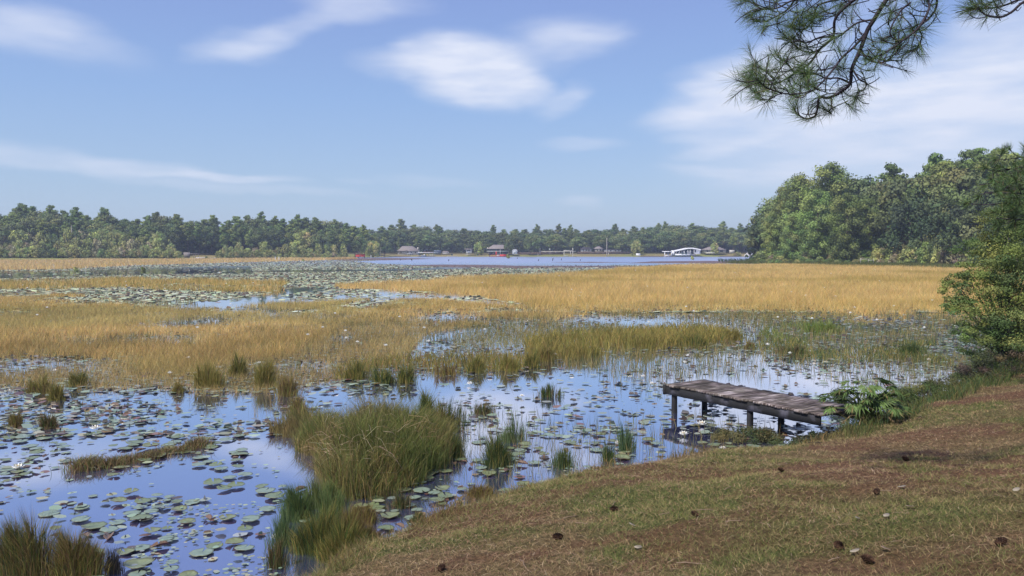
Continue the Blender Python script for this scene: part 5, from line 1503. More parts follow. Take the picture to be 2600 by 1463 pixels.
# ruined dock on the left shore
YL = left_y(510) - 1.5
b = Bld('ruined_dock', 'weathered grey dock with a collapsing shelter on the left shore', 'dock', 508, YL)
b.part('deck', M['greywood'], [(472, 655.5, 546, 657.6, 0, 3)]); b.part('side_panel', M['rock'], [(497, 653.6, 525, 657.2, -.2, .15), (534, 656, 545, 657.4, -.2, .15)])
for x in (474, 486, 497, 512, 529, 545): b.part('post', M['brownwood'], [(x, 655, x + 1, 661, .2, .2)])
b.part('shelter_wall', M['greywood'], [(466, 641, 482, 654.5, 2.4, .2)]); b.part('shelter_roof', M['greywood'], [(480, 644, 504, 645, 1.2, 2.4)])
for x in (491, 496, 503): b.part('post', M['greywood'], [(x, 645, x + .8, 655.4, 1.4, .2)])
for x in (498, 545): b.part('post_cap', M['white'], [(x - .2, 653.6, x + 1.4, 655.4, -.3, .3)])
# snags and small bushes standing in the lake
def snag(px, py, hpx, label, kind='snag', branches=4):
    p = W(px, py, 0); s_ = p.y / F
    e = empty(kind, label, 'dead branch' if kind == 'snag' else 'bush', p)
    a = Acc(); hh = hpx * s_
    a.tube([(0, 0, -.3), (.05, 0, hh * .5), (.1, 0, hh)], [.13, .11, .05], 6)
    for i in range(branches):
        az = -PI / 2 + (i % 2 * 2 - 1) * (1.1 + .3 * i) + 1.5; L = hh * random.uniform(.5, 1.1)
        a.tube([(0, 0, hh * .25), (math.cos(az) * L * .5, .2, hh * .45), (math.cos(az) * L, .3, hh * random.uniform(.5, 1.2))], [.09, .06, .02], 5)
    if kind == 'snag': a.obj('branches', M['darkbark'], e)
    else:
        a.obj('stem', M['bark'], e); c_ = Acc(); leafcloud(c_, [(0, 0, hh * .35, hh * .42, hh * .42, hh * .3), (-.2, 0, hh * .75, hh * .25, hh * .25, hh * .25)], 320, .35, OLC); c_.obj('foliage', M['leaf'], e)
snag(1045.5, 662.5, 6, 'dark forked branch sticking out of the open lake', branches=5)
snag(1016, 661.5, 4, 'small dark stub left of the forked branch', branches=1)
snag(1139, 663, 5, 'thin dark stick in the lake below the pier', branches=1)
snag(1403, 662.5, 7, 'dark stump with a short side piece in the lake', branches=2)
snag(1425, 661, 5, 'dark round stump right of the taller one', branches=1)
snag(1473, 662.5, 4, 'small stump farther right in the open lake', branches=1)
snag(1313, 657.5, 4, 'tiny stump below the barn shaped shed', branches=1)
snag(1367, 663, 5, 'thin stick beside the mud bar', branches=1)
snag(1290.5, 656.8, 12, 'leafy bush standing in the water below the red dock', 'water_bush', 3)
snag(1758.5, 660, 10, 'leafy bush standing in the water before the white pavilion', 'water_bush', 3)
snag(194, 688.5, 10, 'dark tuft left in the open shallows', 'water_bush', 1)
snag(365, 688, 9, 'dark tuft right in the open shallows', 'water_bush', 1)
snag(770, 664, 6, 'small dark bush on the mud left of the red hut', 'water_bush', 1)
# leaning reeds at the tip of the right point
a = Acc(); n = 260
px = RNG.uniform(1825, 1915, n); X, Y_ = [], []
for q in px:
    p = W(q, RNG.uniform(661, 666), 0); X.append(p.x); Y_.append(p.y)
blades(a, np.stack([X, Y_, np.zeros(n)], 1), RNG.uniform(.3, 1.2, n), .16, np.full(n, PI) + RNG.standard_normal(n) * .4, .7, pal(n, [(.05, .09, .04), (.07, .12, .05)]), droop=.2)
tag(a.obj('leaning_reeds', M['grass']), 'dark green reeds leaning over the water at the tip of the right point', 'reeds', kind='stuff')
# low green verge between the golden bed and the right woods
a = Acc(); n = 60000
q = RNG.random(n); Xs = np.interp(q, [0, .2, .45, .75, 1], [60, 68, 74, 80, 88]); Ys = np.interp(q, [0, .2, .45, .75, 1], [204, 188, 168, 152, 112])
Xs = Xs + RNG.uniform(-7, 5, n); Ys = Ys + RNG.uniform(-4, 4, n)
blades(a, np.stack([Xs, Ys, np.maximum(ground_z(Xs, Ys), 0) - .02], 1), RNG.uniform(.25, 1.0, n), .09, RNG.random(n) * 2 * PI, .5, pal(n, [(.10, .13, .04), (.14, .16, .05), (.2, .2, .06), (.08, .1, .035)]), seg=1)
tag(a.obj('verge_grass', M['grass']), 'low green verge between the golden bed and the right woods', 'grass', kind='stuff')
# white wooden frame in front of the right woods
b = Bld('wooden_frame', 'small pale wooden rail frame at the foot of the right woods', 'frame', 2203, 163)
b.part('post', M['cream'], [(2185, 656, 2186, 668, 0, .1)]); b.part('post', M['cream'], [(2204.5, 657.5, 2205.5, 667, 0, .1)]); b.part('post', M['cream'], [(2218, 657, 2219, 668, 0, .1)]); b.part('rail', M['cream'], [(2186, 657.6, 2218, 658.5, .0, .07)])
b.part('board', M['cream'], [(2206, 661, 2218, 662, .02, .06)])

# ------------------------------------------------------------------ big bush at the right edge, about 20 m away
def right_bush():
    base = WD(2560, 930, 20.5)
    gz = float(ground_z(np.array([base.x]), np.array([base.y]))[0])
    e = empty('large_bush', 'large dense bush with small yellow green leaves on the bank at the right edge', 'bush', (base.x, base.y, gz))
    st = Acc(); rg = random.Random(4)
    B = []
    spots = [(2560, 590, 21, 85), (2610, 640, 21.5, 110), (2520, 650, 21, 80), (2565, 700, 20.5, 90), (2480, 720, 20.5, 62), (2515, 770, 20, 85), (2440, 735, 20.2, 45), (2590, 790, 20.5, 100), (2470, 800, 19.8, 60), (2430, 770, 20.5, 35),
             (2520, 850, 19.8, 85), (2450, 845, 19.6, 48), (2590, 880, 20, 90), (2500, 900, 19.8, 55), (2660, 700, 21, 150), (2700, 850, 21, 150), (2650, 560, 22, 90), (2548, 540, 21.5, 40), (2500, 600, 21.5, 35), (2490, 685, 21, 45), (2415, 715, 20.6, 24), (2455, 700, 20.6, 22)]
    for px, py, Y, r in spots:
        p = WD(px, py, Y); s_ = r * Y / F
        B.append((p.x - base.x, p.y - base.y, p.z - gz, s_, s_ * 1.1, s_ * .85))
        st.tube([(rg.uniform(-.2, .2), rg.uniform(-.2, .2), -.2), ((p.x - base.x) * .4, (p.y - base.y) * .4, (p.z - gz) * .5), (p.x - base.x, p.y - base.y, p.z - gz)], [.05, .035, .01], 5)
    c = Acc()
    # each spot breaks into small sprays so that the outline stays open
    sub = []
    for b_ in B:
        for i in range(10):
            d = np.array([rg.gauss(0, 1) for _ in range(3)]); d /= np.linalg.norm(d)
            q = rg.uniform(.55, 1.12)
            sub.append((b_[0] + d[0] * b_[3] * q, b_[1] + d[1] * b_[4] * q, b_[2] + d[2] * b_[5] * q, b_[3] * .34, b_[4] * .34, b_[5] * .2))
        sub.append((b_[0], b_[1], b_[2], b_[3] * .7, b_[4] * .7, b_[5] * .7))
    leafcloud(c, sub, 80000, .052, [(.13, .165, .045), (.10, .135, .04), (.17, .19, .055), (.07, .105, .035)], aspect=.5)
    st.obj('stems', M['darkbark'], e); c.obj('foliage', M['leaf'], e)
right_bush()
for i, (px, py, Y, w, hpx, cols, lab) in enumerate([(2470, 960, 18.6, 1.1, 60, [(.07, .055, .035), (.09, .1, .035), (.05, .045, .03)], 'low brown brush at the waterside under the big right bush'),
        (2550, 955, 18, 1.3, 75, [(.08, .06, .04), (.11, .09, .04), (.05, .06, .03)], 'dark brown brush between the bank grass and the big right bush'),
        (2400, 975, 18.2, .8, 40, [(.06, .08, .03), (.09, .09, .035)], 'small green brown brush left of the big right bush'),
        (2290, 1015, 16.4, .9, 50, [(.06, .095, .03), (.10, .12, .04)], 'low leafy brush right behind the fan leaved plant'),
        (2165, 985, 16.5, .8, 50, [(.05, .08, .03), (.09, .09, .05)], 'dark weeds in the water behind the fan leaved plant'),
        (2360, 990, 17.6, .8, 40, [(.07, .10, .03), (.12, .13, .04)], 'green weeds at the waterline right of the fan leaved plant'),
        (1905, 1110, 13.7, .75, 26, [(.08, .07, .03), (.11, .09, .04), (.06, .08, .03)], 'low brown green weeds on the waterline below the dock posts'),
        (2075, 1085, 13.1, .6, 34, [(.045, .06, .025), (.07, .065, .035)], 'dark weeds under the bank end of the dock')]):
    p = WD(px, py, Y); s_ = Y / F; hh = hpx * s_
    gz = max(float(ground_z(np.array([p.x]), np.array([p.y]))[0]), 0)
    e = empty('low_brush', lab, 'brush', (p.x, p.y, gz))
    st = Acc(); c = Acc(); sub = []
    for k in range(26):
        t = random.uniform(0, 2 * PI); q = math.sqrt(random.random()) * w * .75
        z = hh * (1 - (q / w) ** 2) * random.uniform(.35, 1)
        sub.append((math.cos(t) * q, math.sin(t) * q * .7, z, .16, .16, .09)); 
        st.tube([(math.cos(t) * q * .5, math.sin(t) * q * .35, -.05), (math.cos(t) * q * .9, math.sin(t) * q * .6, z * .6), (math.cos(t) * q * 1.05, math.sin(t) * q * .7, z * 1.25)], [.007, .005, .002], 4)
    leafcloud(c, sub, 5200, .035, cols, aspect=.45, up=.6)
    st.obj('stems', M['darkbark'], e); c.obj('foliage', M['leaf'], e)

# ------------------------------------------------------------------ the overhanging pine (trunk outside the frame at the right)
def catmull(P, k=6):
    P = [np.asarray(p, float) for p in P]; P = [2 * P[0] - P[1]] + P + [2 * P[-1] - P[-2]]
    out = []
    for i in range(1, len(P) - 2):
        for t in np.linspace(0, 1, k, endpoint=False):
            a_, b_, c_, d_ = P[i - 1:i + 3]
            out.append(.5 * ((2 * b_) + (-a_ + c_) * t + (2 * a_ - 5 * b_ + 4 * c_ - d_) * t ** 2 + (-a_ + 3 * b_ - 3 * c_ + d_) * t ** 3))
    out.append(P[-2]); return np.array(out)

def tuft(acc, p, d, n, L, rg, cone=1.25, w=.0021):
    d = d / np.linalg.norm(d)
    D = RNG.standard_normal((n, 3)); D -= (D @ d)[:, None] * d; D /= np.linalg.norm(D, axis=1)[:, None]
    ang = RNG.random(n) ** .75 * cone
    dirs = np.cos(ang)[:, None] * d + np.sin(ang)[:, None] * D
    l = L * (.75 + .35 * RNG.random(n))
    base = p - d * (RNG.random(n) * .10)[:, None]
    mid = base + dirs * (l * .55)[:, None]
    dr = dirs + np.array([0, 0, -.08]); tip = mid + dr * (l * .45)[:, None]
    q = np.cross(dirs, RNG.standard_normal((n, 3))); q /= np.linalg.norm(q, axis=1)[:, None] + 1e-9
    V = np.stack([base - q * w * .5, base + q * w * .5, mid + q * w * .5, mid - q * w * .5, tip], 1)
    C = pal(n, [(.095, .155, .05), (.065, .12, .045), (.13, .18, .055), (.16, .14, .07)], [4, 4, 2, 1])
    b_ = np.arange(n)[:, None] * 5
    acc.add(V.reshape(-1, 3), [b_ + np.array([0, 1, 2, 3]), b_ + np.array([3, 2, 4])], np.repeat(C, 5, 0))

def over_pine():
    tx, ty = 7.6, 5.6
    tz = float(ground_z(np.array([tx]), np.array([ty]))[0])
    e = empty('pine_tree', 'pine whose drooping needled boughs hang into the upper right of the sky', 'tree', (tx, ty, tz))
    org = np.array([tx, ty, tz])
    tr = Acc(); tr.tube(catmull([(0, 0, -.3), (.05, 0, 3), (.15, .1, 7), (.1, 0, 11), (.2, 0, 14)]), np.linspace(.26, .07, 25), 12); tr.obj('trunk', M['bark'], e, smooth=True)
    # needles of the upper crown, above the frame
    cr = Acc(); bl = []
    for i in range(26):
        az = i * 2.4; z = 8.5 + 6 * i / 26; r = 2.8 * (1 - .5 * i / 26)
        bl.append((math.cos(az) * r, math.sin(az) * r, z, 1.0, 1.0, .6))
    leafcloud(cr, bl, 5000, .3, PINEC, aspect=.25); cr.obj('crown', M['leaf'], e)
    Z = lambda x, y: (1800 + x / 3.22, y / 3.22)
    rg = random.Random(21)
    limbs = []
    def P3(pts, Y0, Y1):
        n = len(pts); return [np.array(WD(*Z(*p), Y0 + (Y1 - Y0) * i / (n - 1))) - org for i, p in enumerate(pts)]
    j = P3([(1450, -10)], 7.0, 7.0) if False else None
    L1 = P3([(1900, -900), (1640, -260), (1450, 0), (1350, 160), (1295, 250), (1240, 400), (1170, 560), (1155, 680), (1080, 750), (980, 800), (905, 800), (885, 900), (860, 955), (790, 970), (720, 930), (690, 880)], 6.6, 7.1)
    L2 = P3([(1640, -260), (1300, -60), (1160, 20), (1035, 150), (1015, 300), (910, 400), (820, 520), (700, 600), (560, 680), (420, 690), (310, 640)], 6.75, 7.5)
    L3 = P3([(1350, 160), (1210, 190), (1080, 285), (1015, 310)], 6.8, 6.95)
    L4 = P3([(1295, 250), (1190, 380), (1090, 470), (990, 600), (850, 735), (660, 770), (480, 720), (380, 640)], 6.85, 6.3)
    L5 = P3([(1900, -900), (1840, -200), (1795, 0), (1800, 70), (1720, 220), (1600, 320), (1490, 400), (1390, 460), (1310, 490)], 6.6, 6.2)
    L6 = P3([(1880, -300), (1865, 0), (1835, 110), (1722, 222), (1742, 300), (1700, 390), (1640, 425)], 6.5, 6.6)
    L7 = P3([(1300, -60), (1000, -60), (700, 0), (560, 65), (430, 70), (340, 20), (260, -10)], 6.9, 7.6)
    L8 = P3([(700, 0), (640, 80), (540, 140), (440, 180), (370, 170)], 7.2, 7.5)
    L9 = P3([(1650, 20), (1560, 100), (1480, 260), (1540, 330), (1640, 290), (1722, 222)], 6.4, 6.5)
    L10 = P3([(1240, 400), (1280, 470), (1360, 510), (1450, 500), (1530, 430), (1570, 360)], 6.9, 6.6)
    L11 = P3([(1170, 560), (1230, 650), (1285, 680), (1270, 730), (1215, 760), (1195, 810)], 7, 6.8)
    L12 = P3([(1905, -900), (2500, -500), (2800, -90), (2576, 15), (2480, 95), (2385, 140), (2270, 125), (2200, 75), (2140, 70)], 6.6, 6.9)
    L13 = P3([(2640, -60), (2480, 20), (2360, 60), (2240, 70), (2150, 70)], 6.9, 7.2)
    L14 = P3([(1160, 20), (1110, -10), (900, 40), (860, 130), (800, 230), (720, 240), (660, 215)], 7.1, 7.4)
    L15 = P3([(1015, 300), (900, 310), (800, 350), (730, 330), (660, 300)], 7.0, 7.3)
    L16 = P3([(910, 400), (840, 430), (780, 420), (720, 400)], 7.1, 7.3)
    L17 = P3([(700, 600), (640, 520), (580, 480), (545, 430)], 7.3, 7.5)
    L18 = P3([(560, 680), (480, 600), (420, 560), (360, 530)], 7.4, 7.6)
    L19 = P3([(1155, 680), (1060, 640), (960, 640), (860, 600), (780, 620)], 7.0, 6.7)
    L20 = P3([(1000, 800), (1000, 880), (975, 910), (940, 890)], 7.05, 7.0)
    # the limb that carries them all, from the trunk
    j0 = L1[0]
    lb = Acc(); lb.tube(catmull([(0.1, 0, j0[2] + .9), (-.7 * 0 + j0[0] * .45, j0[1] * .45, j0[2] + .75), j0]), np.linspace(.085, .045, 13), 9)
    lb.tube(catmull([(0.05, 0, L12[0][2] + .7), L12[1]]), np.linspace(.06, .03, 7), 8)
    lb.obj('limb', M['bark'], e, smooth=True)
    tw = Acc(); nd = Acc()
    spec = [(L1, .021, .005), (L2, .015, .005), (L3, .009, .006), (L4, .010, .004), (L5, .012, .004), (L6, .009, .004), (L7, .010, .004), (L8, .009, .004), (L9, .008, .004), (L10, .009, .004), (L11, .009, .004), (L12[1:], .014, .005), (L13, .010, .004), (L14, .010, .004), (L15, .009, .004), (L16, .007, .004), (L17, .008, .004), (L18, .008, .004), (L19, .009, .004), (L20, .007, .004)]
    for li, (Lp, r0, r1) in enumerate(spec):
        C = catmull(Lp, 7); n = len(C)
        tw.tube(C, np.linspace(r0, r1, n), 6)
        seg = np.linalg.norm(np.diff(C, axis=0), axis=1); tot = seg.sum(); cum = np.concatenate([[0], np.cumsum(seg)])
        tuft(nd, C[-1], C[-1] - C[-2], 85, .21, rg)
        s_ = rg.uniform(.05, .12) + (0 if li > 1 else .35)
        while s_ < tot:
            i = min(n - 2, int(np.searchsorted(cum, s_) - 1)); i = max(i, 0)
            p = C[i]; t = C[i + 1] - C[i]; t = t / (np.linalg.norm(t) + 1e-9)
            # keep off the part above the frame
            side = np.array([rg.gauss(-.2, 1), rg.gauss(0, 1), rg.gauss(.45, .7)]); side -= side @ t * t; side /= np.linalg.norm(side)
            d = t * .55 + side * .8; d /= np.linalg.norm(d)
            L = rg.uniform(.08, .27)
            curl = rg.uniform(.9, 2.6) * rg.choice([-1, 1, 1])
            q = [p]; dd = d.copy(); ax = np.cross(d, np.array([rg.gauss(0, .4), rg.gauss(0, 1), rg.gauss(0, .4)])); ax /= np.linalg.norm(ax) + 1e-9
            for k in range(6):
                dd = dd + ax * curl * .16 + np.array([0, 0, .13 if k > 2 else .05]); dd /= np.linalg.norm(dd)
                q.append(q[-1] + dd * L / 6)
            q = np.array(q)
            tw.tube(q, np.linspace(.0048, .0034, len(q)), 4)
            if rg.random() < .46: tuft(nd, q[-1], dd, rg.randint(22, 44), rg.uniform(.11, .18), rg, cone=rg.uniform(.8, 1.5))
            s_ += rg.uniform(.03, .085)
        # loose needles along the outer third of each branch
        m = C[int(n * .6):]
        for k in range(0, len(m) - 1, 3): tuft(nd, m[k], m[k + 1] - m[k], 14, .15, rg, cone=1.2)
    # two dense dark sprays
    for cx, cy, k, Y in ((870, 160, 7, 7.2), (800, 590, 5, 7.0), (900, 20, 3, 7.1), (500, 20, 3, 7.3), (1400, 20, 2, 6.7), (2250, 20, 5, 6.9), (2390, 10, 3, 6.9), (380, 590, 4, 7.4), (330, 650, 4, 7.4), (400, 730, 2, 7.2), (330, 90, 4, 7.5), (700, 230, 4, 7.3)) + tuple((x_, y_, 2, 7.1) for x_, y_ in ((600, 500), (700, 540), (480, 560), (560, 640), (650, 700), (780, 700), (900, 680), (1000, 560), (700, 780), (560, 720), (420, 740), (1130, 560), (1100, 700), (300, 720), (1190, 90), (1050, 120), (760, 120), (640, 280), (820, 380), (1500, 130), (1600, 180), (1600, 400), (1320, 330), (1450, 280), (1300, 440), (540, 150), (400, 230), (300, 30))):
        for _ in range(k):
            p = np.array(WD(*Z(cx + rg.gauss(0, 45), cy + rg.gauss(0, 38)), Y + rg.gauss(0, .12))) - org
            dd = np.array([rg.uniform(-1, .3), rg.uniform(-.6, .6), rg.uniform(-.4, .8)])
            dd /= np.linalg.norm(dd)
            tw.tube([p - dd * .16 + np.array([.05, 0, .03]), p - dd * .07, p], [.004, .004, .003], 4)
            tuft(nd, p, dd, 62, .15, rg, cone=1.4)
    tw.obj('branches', M['darkbark'], e, smooth=True)
    nd.obj('needles', M['needle'], e)
over_pine()

def edge_pine():
    """second pine outside the right edge whose lower boughs reach in before the woods"""
    x, y = 12.6, 14.5
    gz = float(ground_z(np.array([x]), np.array([y]))[0])
    e = empty('pine_tree', 'dark pine bough crossing the right edge above the big bush', 'tree', (x, y, gz))
    tr = Acc(); tr.tube([(0, 0, -.3), (0, .1, 4), (.1, 0, 9)], [.2, .16, .08], 10); br = Acc(); nd = Acc(); rg = random.Random(2)
    for px, py in ((2485, 470), (2505, 520), (2530, 555), (2560, 440), (2520, 435), (2590, 400), (2585, 500), (2500, 490), (2545, 490), (2620, 540), (2630, 450), (2575, 560), (2640, 560)):
        p = np.array(WD(px, py, 14.5 + rg.uniform(-.7, .7))) - np.array([x, y, gz])
        st = np.array([0, 0, p[2] + rg.uniform(-.5, .3)]); md = (p + st) / 2 + np.array([0, 0, .12])
        c = catmull([st, md, p]); br.tube(c, np.linspace(.03, .008, len(c)), 5)
        for k in range(16):
            i = rg.randint(int(len(c) * .55), len(c) - 1); d = np.array([rg.gauss(-.5, .6), rg.gauss(0, .7), rg.gauss(.15, .5)]); d /= np.linalg.norm(d)
            q = c[i] + d * rg.uniform(.08, .4); br.tube([c[i], (c[i] + q) / 2 + np.array([0, 0, -.02]), q], [.008, .006, .004], 4)
            tuft(nd, q, d, 60, .19, rg, w=.006)
    tr.obj('trunk', M['bark'], e, smooth=True); br.obj('branches', M['darkbark'], e); nd.obj('needles', M['needle'], e)
edge_pine()

# ------------------------------------------------------------------ light
SUN_EL, SUN_AZ = math.radians(52), math.radians(222)   # azimuth clockwise from +Y (behind, a little left)
sd = Vector((math.sin(SUN_AZ) * math.cos(SUN_EL), math.cos(SUN_AZ) * math.cos(SUN_EL), math.sin(SUN_EL)))
sun = bpy.data.lights.new('sun', 'SUN'); sun.energy = 3.9; sun.angle = math.radians(2.5); sun.color = (1, .95, .86)
so = bpy.data.objects.new('sun', sun); COL.objects.link(so)
so.rotation_euler = (-sd).to_track_quat('-Z', 'Y').to_euler()

wld = bpy.data.worlds.new('World'); S.world = wld; wld.use_nodes = True
nt = wld.node_tree; N_ = nt.nodes; Lk = nt.links
bg = N_['Background']
sky = N_.new('ShaderNodeTexSky'); sky.sky_type = 'NISHITA'; sky.sun_disc = False
sky.sun_elevation = SUN_EL; sky.sun_rotation = SUN_AZ; sky.air_density = 1.0; sky.dust_density = .6; sky.ozone_density = 2.0
bg.inputs['Strength'].default_value = .1
def math_n(op, a_, b_=None, clamp=False):
    n = N_.new('ShaderNodeMath'); n.operation = op; n.use_clamp = clamp
    for i, v in enumerate((a_, b_)):
        if v is None: continue
        if isinstance(v, (int, float)): n.inputs[i].default_value = v
        else: Lk.new(v, n.inputs[i])
    return n.outputs[0]
tc = N_.new('ShaderNodeTexCoord'); sp = N_.new('ShaderNodeSeparateXYZ'); Lk.new(tc.outputs['Generated'], sp.inputs[0])
az = math_n('ARCTAN2', sp.outputs[0], sp.outputs[1])
el = math_n('ARCSINE', sp.outputs[2])
cb = N_.new('ShaderNodeCombineXYZ'); Lk.new(az, cb.inputs[0]); Lk.new(el, cb.inputs[1])
# wispy distortion, drawn out sideways
mp = N_.new('ShaderNodeMapping'); mp.inputs['Scale'].default_value = (6, 16, 1); mp.inputs['Rotation'].default_value = (0, 0, -.18); Lk.new(cb.outputs[0], mp.inputs['Vector'])
nz = N_.new('ShaderNodeTexNoise'); nz.inputs['Scale'].default_value = 1.0; nz.inputs['Detail'].default_value = 5; nz.inputs['Roughness'].default_value = .5; Lk.new(mp.outputs[0], nz.inputs['Vector'])
sb = N_.new('ShaderNodeVectorMath'); sb.operation = 'SUBTRACT'; Lk.new(nz.outputs['Color'], sb.inputs[0]); sb.inputs[1].default_value = (.5, .5, .5)
ml = N_.new('ShaderNodeVectorMath'); ml.operation = 'MULTIPLY'; Lk.new(sb.outputs[0], ml.inputs[0]); ml.inputs[1].default_value = (.11, .045, 0)
ad = N_.new('ShaderNodeVectorMath'); ad.operation = 'ADD'; Lk.new(cb.outputs[0], ad.inputs[0]); Lk.new(ml.outputs[0], ad.inputs[1])
def azel(px, py):
    d = Vector(ray(px, py)).normalized(); return math.atan2(d.x, d.y), math.asin(d.z)
CLOUDS = [  # px, py, half width, half height, tilt(deg, + = right end up), strength
    (1195, 182, 195, 92, -8, 1.0), (1240, 205, 170, 60, -8, .8), (1150, 150, 160, 60, -4, .45), (1030, 160, 150, 36, 2, .35),
    (620, 110, 130, 50, 8, .42), (710, 80, 170, 45, 18, .36), (920, 15, 190, 50, 5, .50),
    (40, 70, 260, 75, -3, .42), (160, 95, 260, 60, -8, .18), (120, 395, 330, 42, -7, .34), (380, 425, 190, 28, -7, .48), (590, 457, 170, 16, -2, .5), (440, 455, 330, 30, -5, .2), (640, 490, 330, 14, -2, .2),
    (1440, 90, 190, 60, 2, .42), (1400, 125, 120, 70, 20, .22), (1530, 75, 110, 30, 4, .25), (1430, 250, 95, 40, 22, .4), (1465, 362, 120, 22, 2, .28), (1480, 515, 70, 16, 0, .26), (1090, 462, 190, 20, -2, .16), (880, 462, 70, 12, 0, .14),
    (1900, 215, 250, 110, 22, .9), (1840, 250, 220, 60, 15, .6), (1990, 150, 160, 70, 20, .5), (2080, 260, 200, 55, 6, .35),
    (2420, 225, 350, 85, 14, .9), (2500, 290, 350, 62, 5, .85), (2260, 270, 280, 60, 14, .75), (2560, 60, 160, 70, 20, .5), (2200, 30, 240, 60, 20, .18),
    (2300, 330, 640, 200, 8, .58), (2050, 300, 320, 50, 10, .35), (2450, 120, 260, 60, 16, .25), (1800, 385, 140, 20, 6, .3), (2200, 395, 420, 40, 8, .38), (2450, 380, 340, 55, 5, .35), (1870, 440, 240, 22, -4, .3), (1760, 345, 100, 16, 0, .22), (2000, 330, 260, 30, 8, .25), (2350, 460, 300, 60, 4, .3),
]
acc = None
for px, py, hw, hh, tl, stg in CLOUDS:
    A, E = azel(px, py); k = 1 / math.sqrt(F * F + (px - 1300) ** 2)
    m = N_.new('ShaderNodeMapping'); m.vector_type = 'TEXTURE'
    m.inputs['Location'].default_value = (A, E, 0); m.inputs['Rotation'].default_value = (0, 0, math.radians(tl)); m.inputs['Scale'].default_value = (hw * k * 1.15, hh * k * 1.15, 1)
    Lk.new(ad.outputs[0], m.inputs['Vector'])
    g_ = N_.new('ShaderNodeTexGradient'); g_.gradient_type = 'SPHERICAL'; Lk.new(m.outputs[0], g_.inputs[0])
    mr = N_.new('ShaderNodeMapRange'); mr.interpolation_type = 'SMOOTHSTEP'; mr.inputs[1].default_value = 0; mr.inputs[2].default_value = .75; mr.inputs[4].default_value = stg; Lk.new(g_.outputs['Fac'], mr.inputs[0])
    # union: 1-(1-a)(1-b)
    acc = mr.outputs[0] if acc is None else math_n('SUBTRACT', math_n('ADD', acc, mr.outputs[0]), math_n('MULTIPLY', acc, mr.outputs[0]))
# fine streaks modulate the cover
mp2 = N_.new('ShaderNodeMapping'); mp2.inputs['Scale'].default_value = (9, 40, 1); mp2.inputs['Rotation'].default_value = (0, 0, -.2); Lk.new(cb.outputs[0], mp2.inputs['Vector'])
nz2 = N_.new('ShaderNodeTexNoise'); nz2.inputs['Scale'].default_value = 1.3; nz2.inputs['Detail'].default_value = 6; Lk.new(mp2.outputs[0], nz2.inputs['Vector'])
mr2 = N_.new('ShaderNodeMapRange'); mr2.inputs[1].default_value = .3; mr2.inputs[2].default_value = .7; mr2.inputs[3].default_value = .6; mr2.inputs[4].default_value = 1.2; Lk.new(nz2.outputs[0], mr2.inputs[0])
# thin clouds in the rest of the dome, which the water mirrors and the land is lit by
wide = N_.new('ShaderNodeTexNoise'); wide.inputs['Scale'].default_value = 2.2; wide.inputs['Detail'].default_value = 5; Lk.new(tc.outputs['Generated'], wide.inputs['Vector'])
mrw = N_.new('ShaderNodeMapRange'); mrw.interpolation_type = 'SMOOTHSTEP'; mrw.inputs[1].default_value = .5; mrw.inputs[2].default_value = .75; mrw.inputs[4].default_value = .5; Lk.new(wide.outputs[0], mrw.inputs[0])
elm = N_.new('ShaderNodeMapRange'); elm.inputs[1].default_value = .36; elm.inputs[2].default_value = .6; Lk.new(el, elm.inputs[0])
cover = math_n('MULTIPLY', acc, mr2.outputs[0])
cover = math_n('ADD', cover, math_n('MULTIPLY', mrw.outputs[0], elm.outputs[0]), clamp=True)
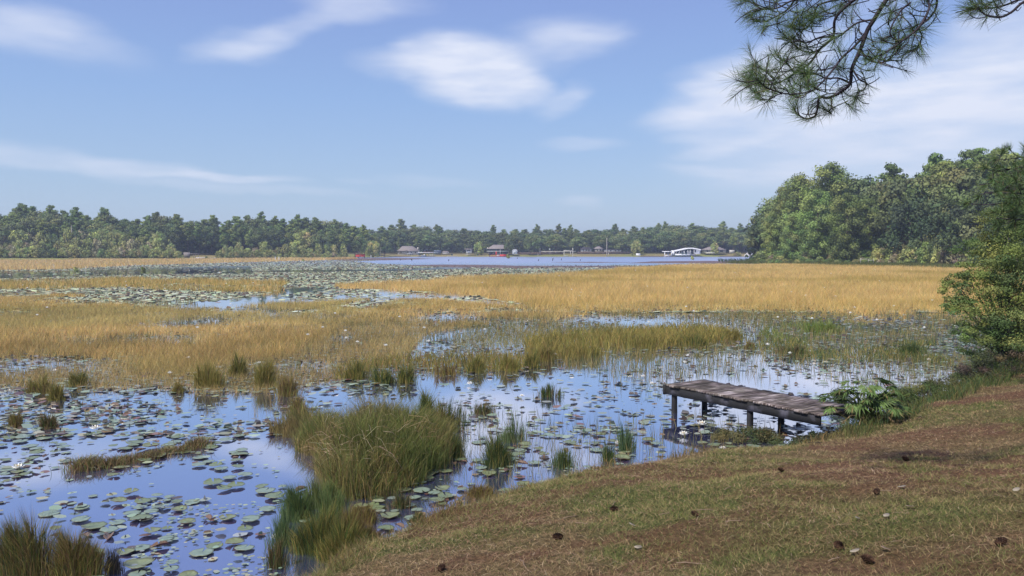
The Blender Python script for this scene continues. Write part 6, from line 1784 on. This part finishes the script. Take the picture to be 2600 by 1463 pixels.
# sky tint towards the periwinkle of the photo
tint = N_.new('ShaderNodeMix'); tint.data_type = 'RGBA'; tint.blend_type = 'MULTIPLY'; tint.inputs[0].default_value = 1
Lk.new(sky.outputs[0], tint.inputs[6]); tint.inputs[7].default_value = (1.05, .98, 1.05, 1)
rampe = N_.new('ShaderNodeValToRGB'); re_ = rampe.color_ramp
re_.elements[0].position = 0.0; re_.elements[0].color = (3.3, 4.4, 5.9, 1)
re_.elements[1].position = 1.0; re_.elements[1].color = (.9, 1.3, 4.3, 1)
for pos, c in ((.10, (2.8, 4.05, 5.8)), (.25, (2.2, 3.5, 6.0)), (.42, (1.9, 2.75, 5.6)), (.62, (1.95, 2.5, 5.2))):
    q = re_.elements.new(pos); q.color = (*c, 1)
emr = N_.new('ShaderNodeMapRange'); emr.inputs[1].default_value = 0; emr.inputs[2].default_value = .72; Lk.new(el, emr.inputs[0]); Lk.new(emr.outputs[0], rampe.inputs[0])
base = N_.new('ShaderNodeMix'); base.data_type = 'RGBA'; base.inputs[0].default_value = .75
Lk.new(tint.outputs[2], base.inputs[6]); Lk.new(rampe.outputs[0], base.inputs[7])
cl = N_.new('ShaderNodeMix'); cl.data_type = 'RGBA'; Lk.new(cover, cl.inputs[0]); Lk.new(base.outputs[2], cl.inputs[6]); cl.inputs[7].default_value = (5.7, 6.1, 7.2, 1)
Lk.new(cl.outputs[2], bg.inputs['Color'])

# ------------------------------------------------------------------ air
def haze(density):
    a = Acc(); a.box((-2600, -2600, -3), (2600, 2600, 30)); o = a.obj('haze', [])
    m = bpy.data.materials.new('thin_air'); m.use_nodes = True; n = m.node_tree; n.nodes.remove(n.nodes['Principled BSDF'])
    v = n.nodes.new('ShaderNodeVolumePrincipled'); v.inputs['Color'].default_value = (.72, .82, 1, 1); v.inputs['Density'].default_value = density; v.inputs['Anisotropy'].default_value = .2
    n.links.new(v.outputs[0], n.nodes['Material Output'].inputs['Volume']); o.data.materials.append(m)
    tag(o, 'thin bluish air over the whole lake', 'haze', kind='stuff')
haze(.0005)

S.view_settings.view_transform = 'Standard'; S.view_settings.look = 'None'; S.view_settings.exposure = 0.45; S.view_settings.gamma = 1
S.render.engine = 'CYCLES'
S.cycles.use_denoising = True
S.cycles.max_bounces = 6; S.cycles.diffuse_bounces = 2; S.cycles.glossy_bounces = 3; S.cycles.transmission_bounces = 3; S.cycles.volume_bounces = 0; S.cycles.transparent_max_bounces = 8
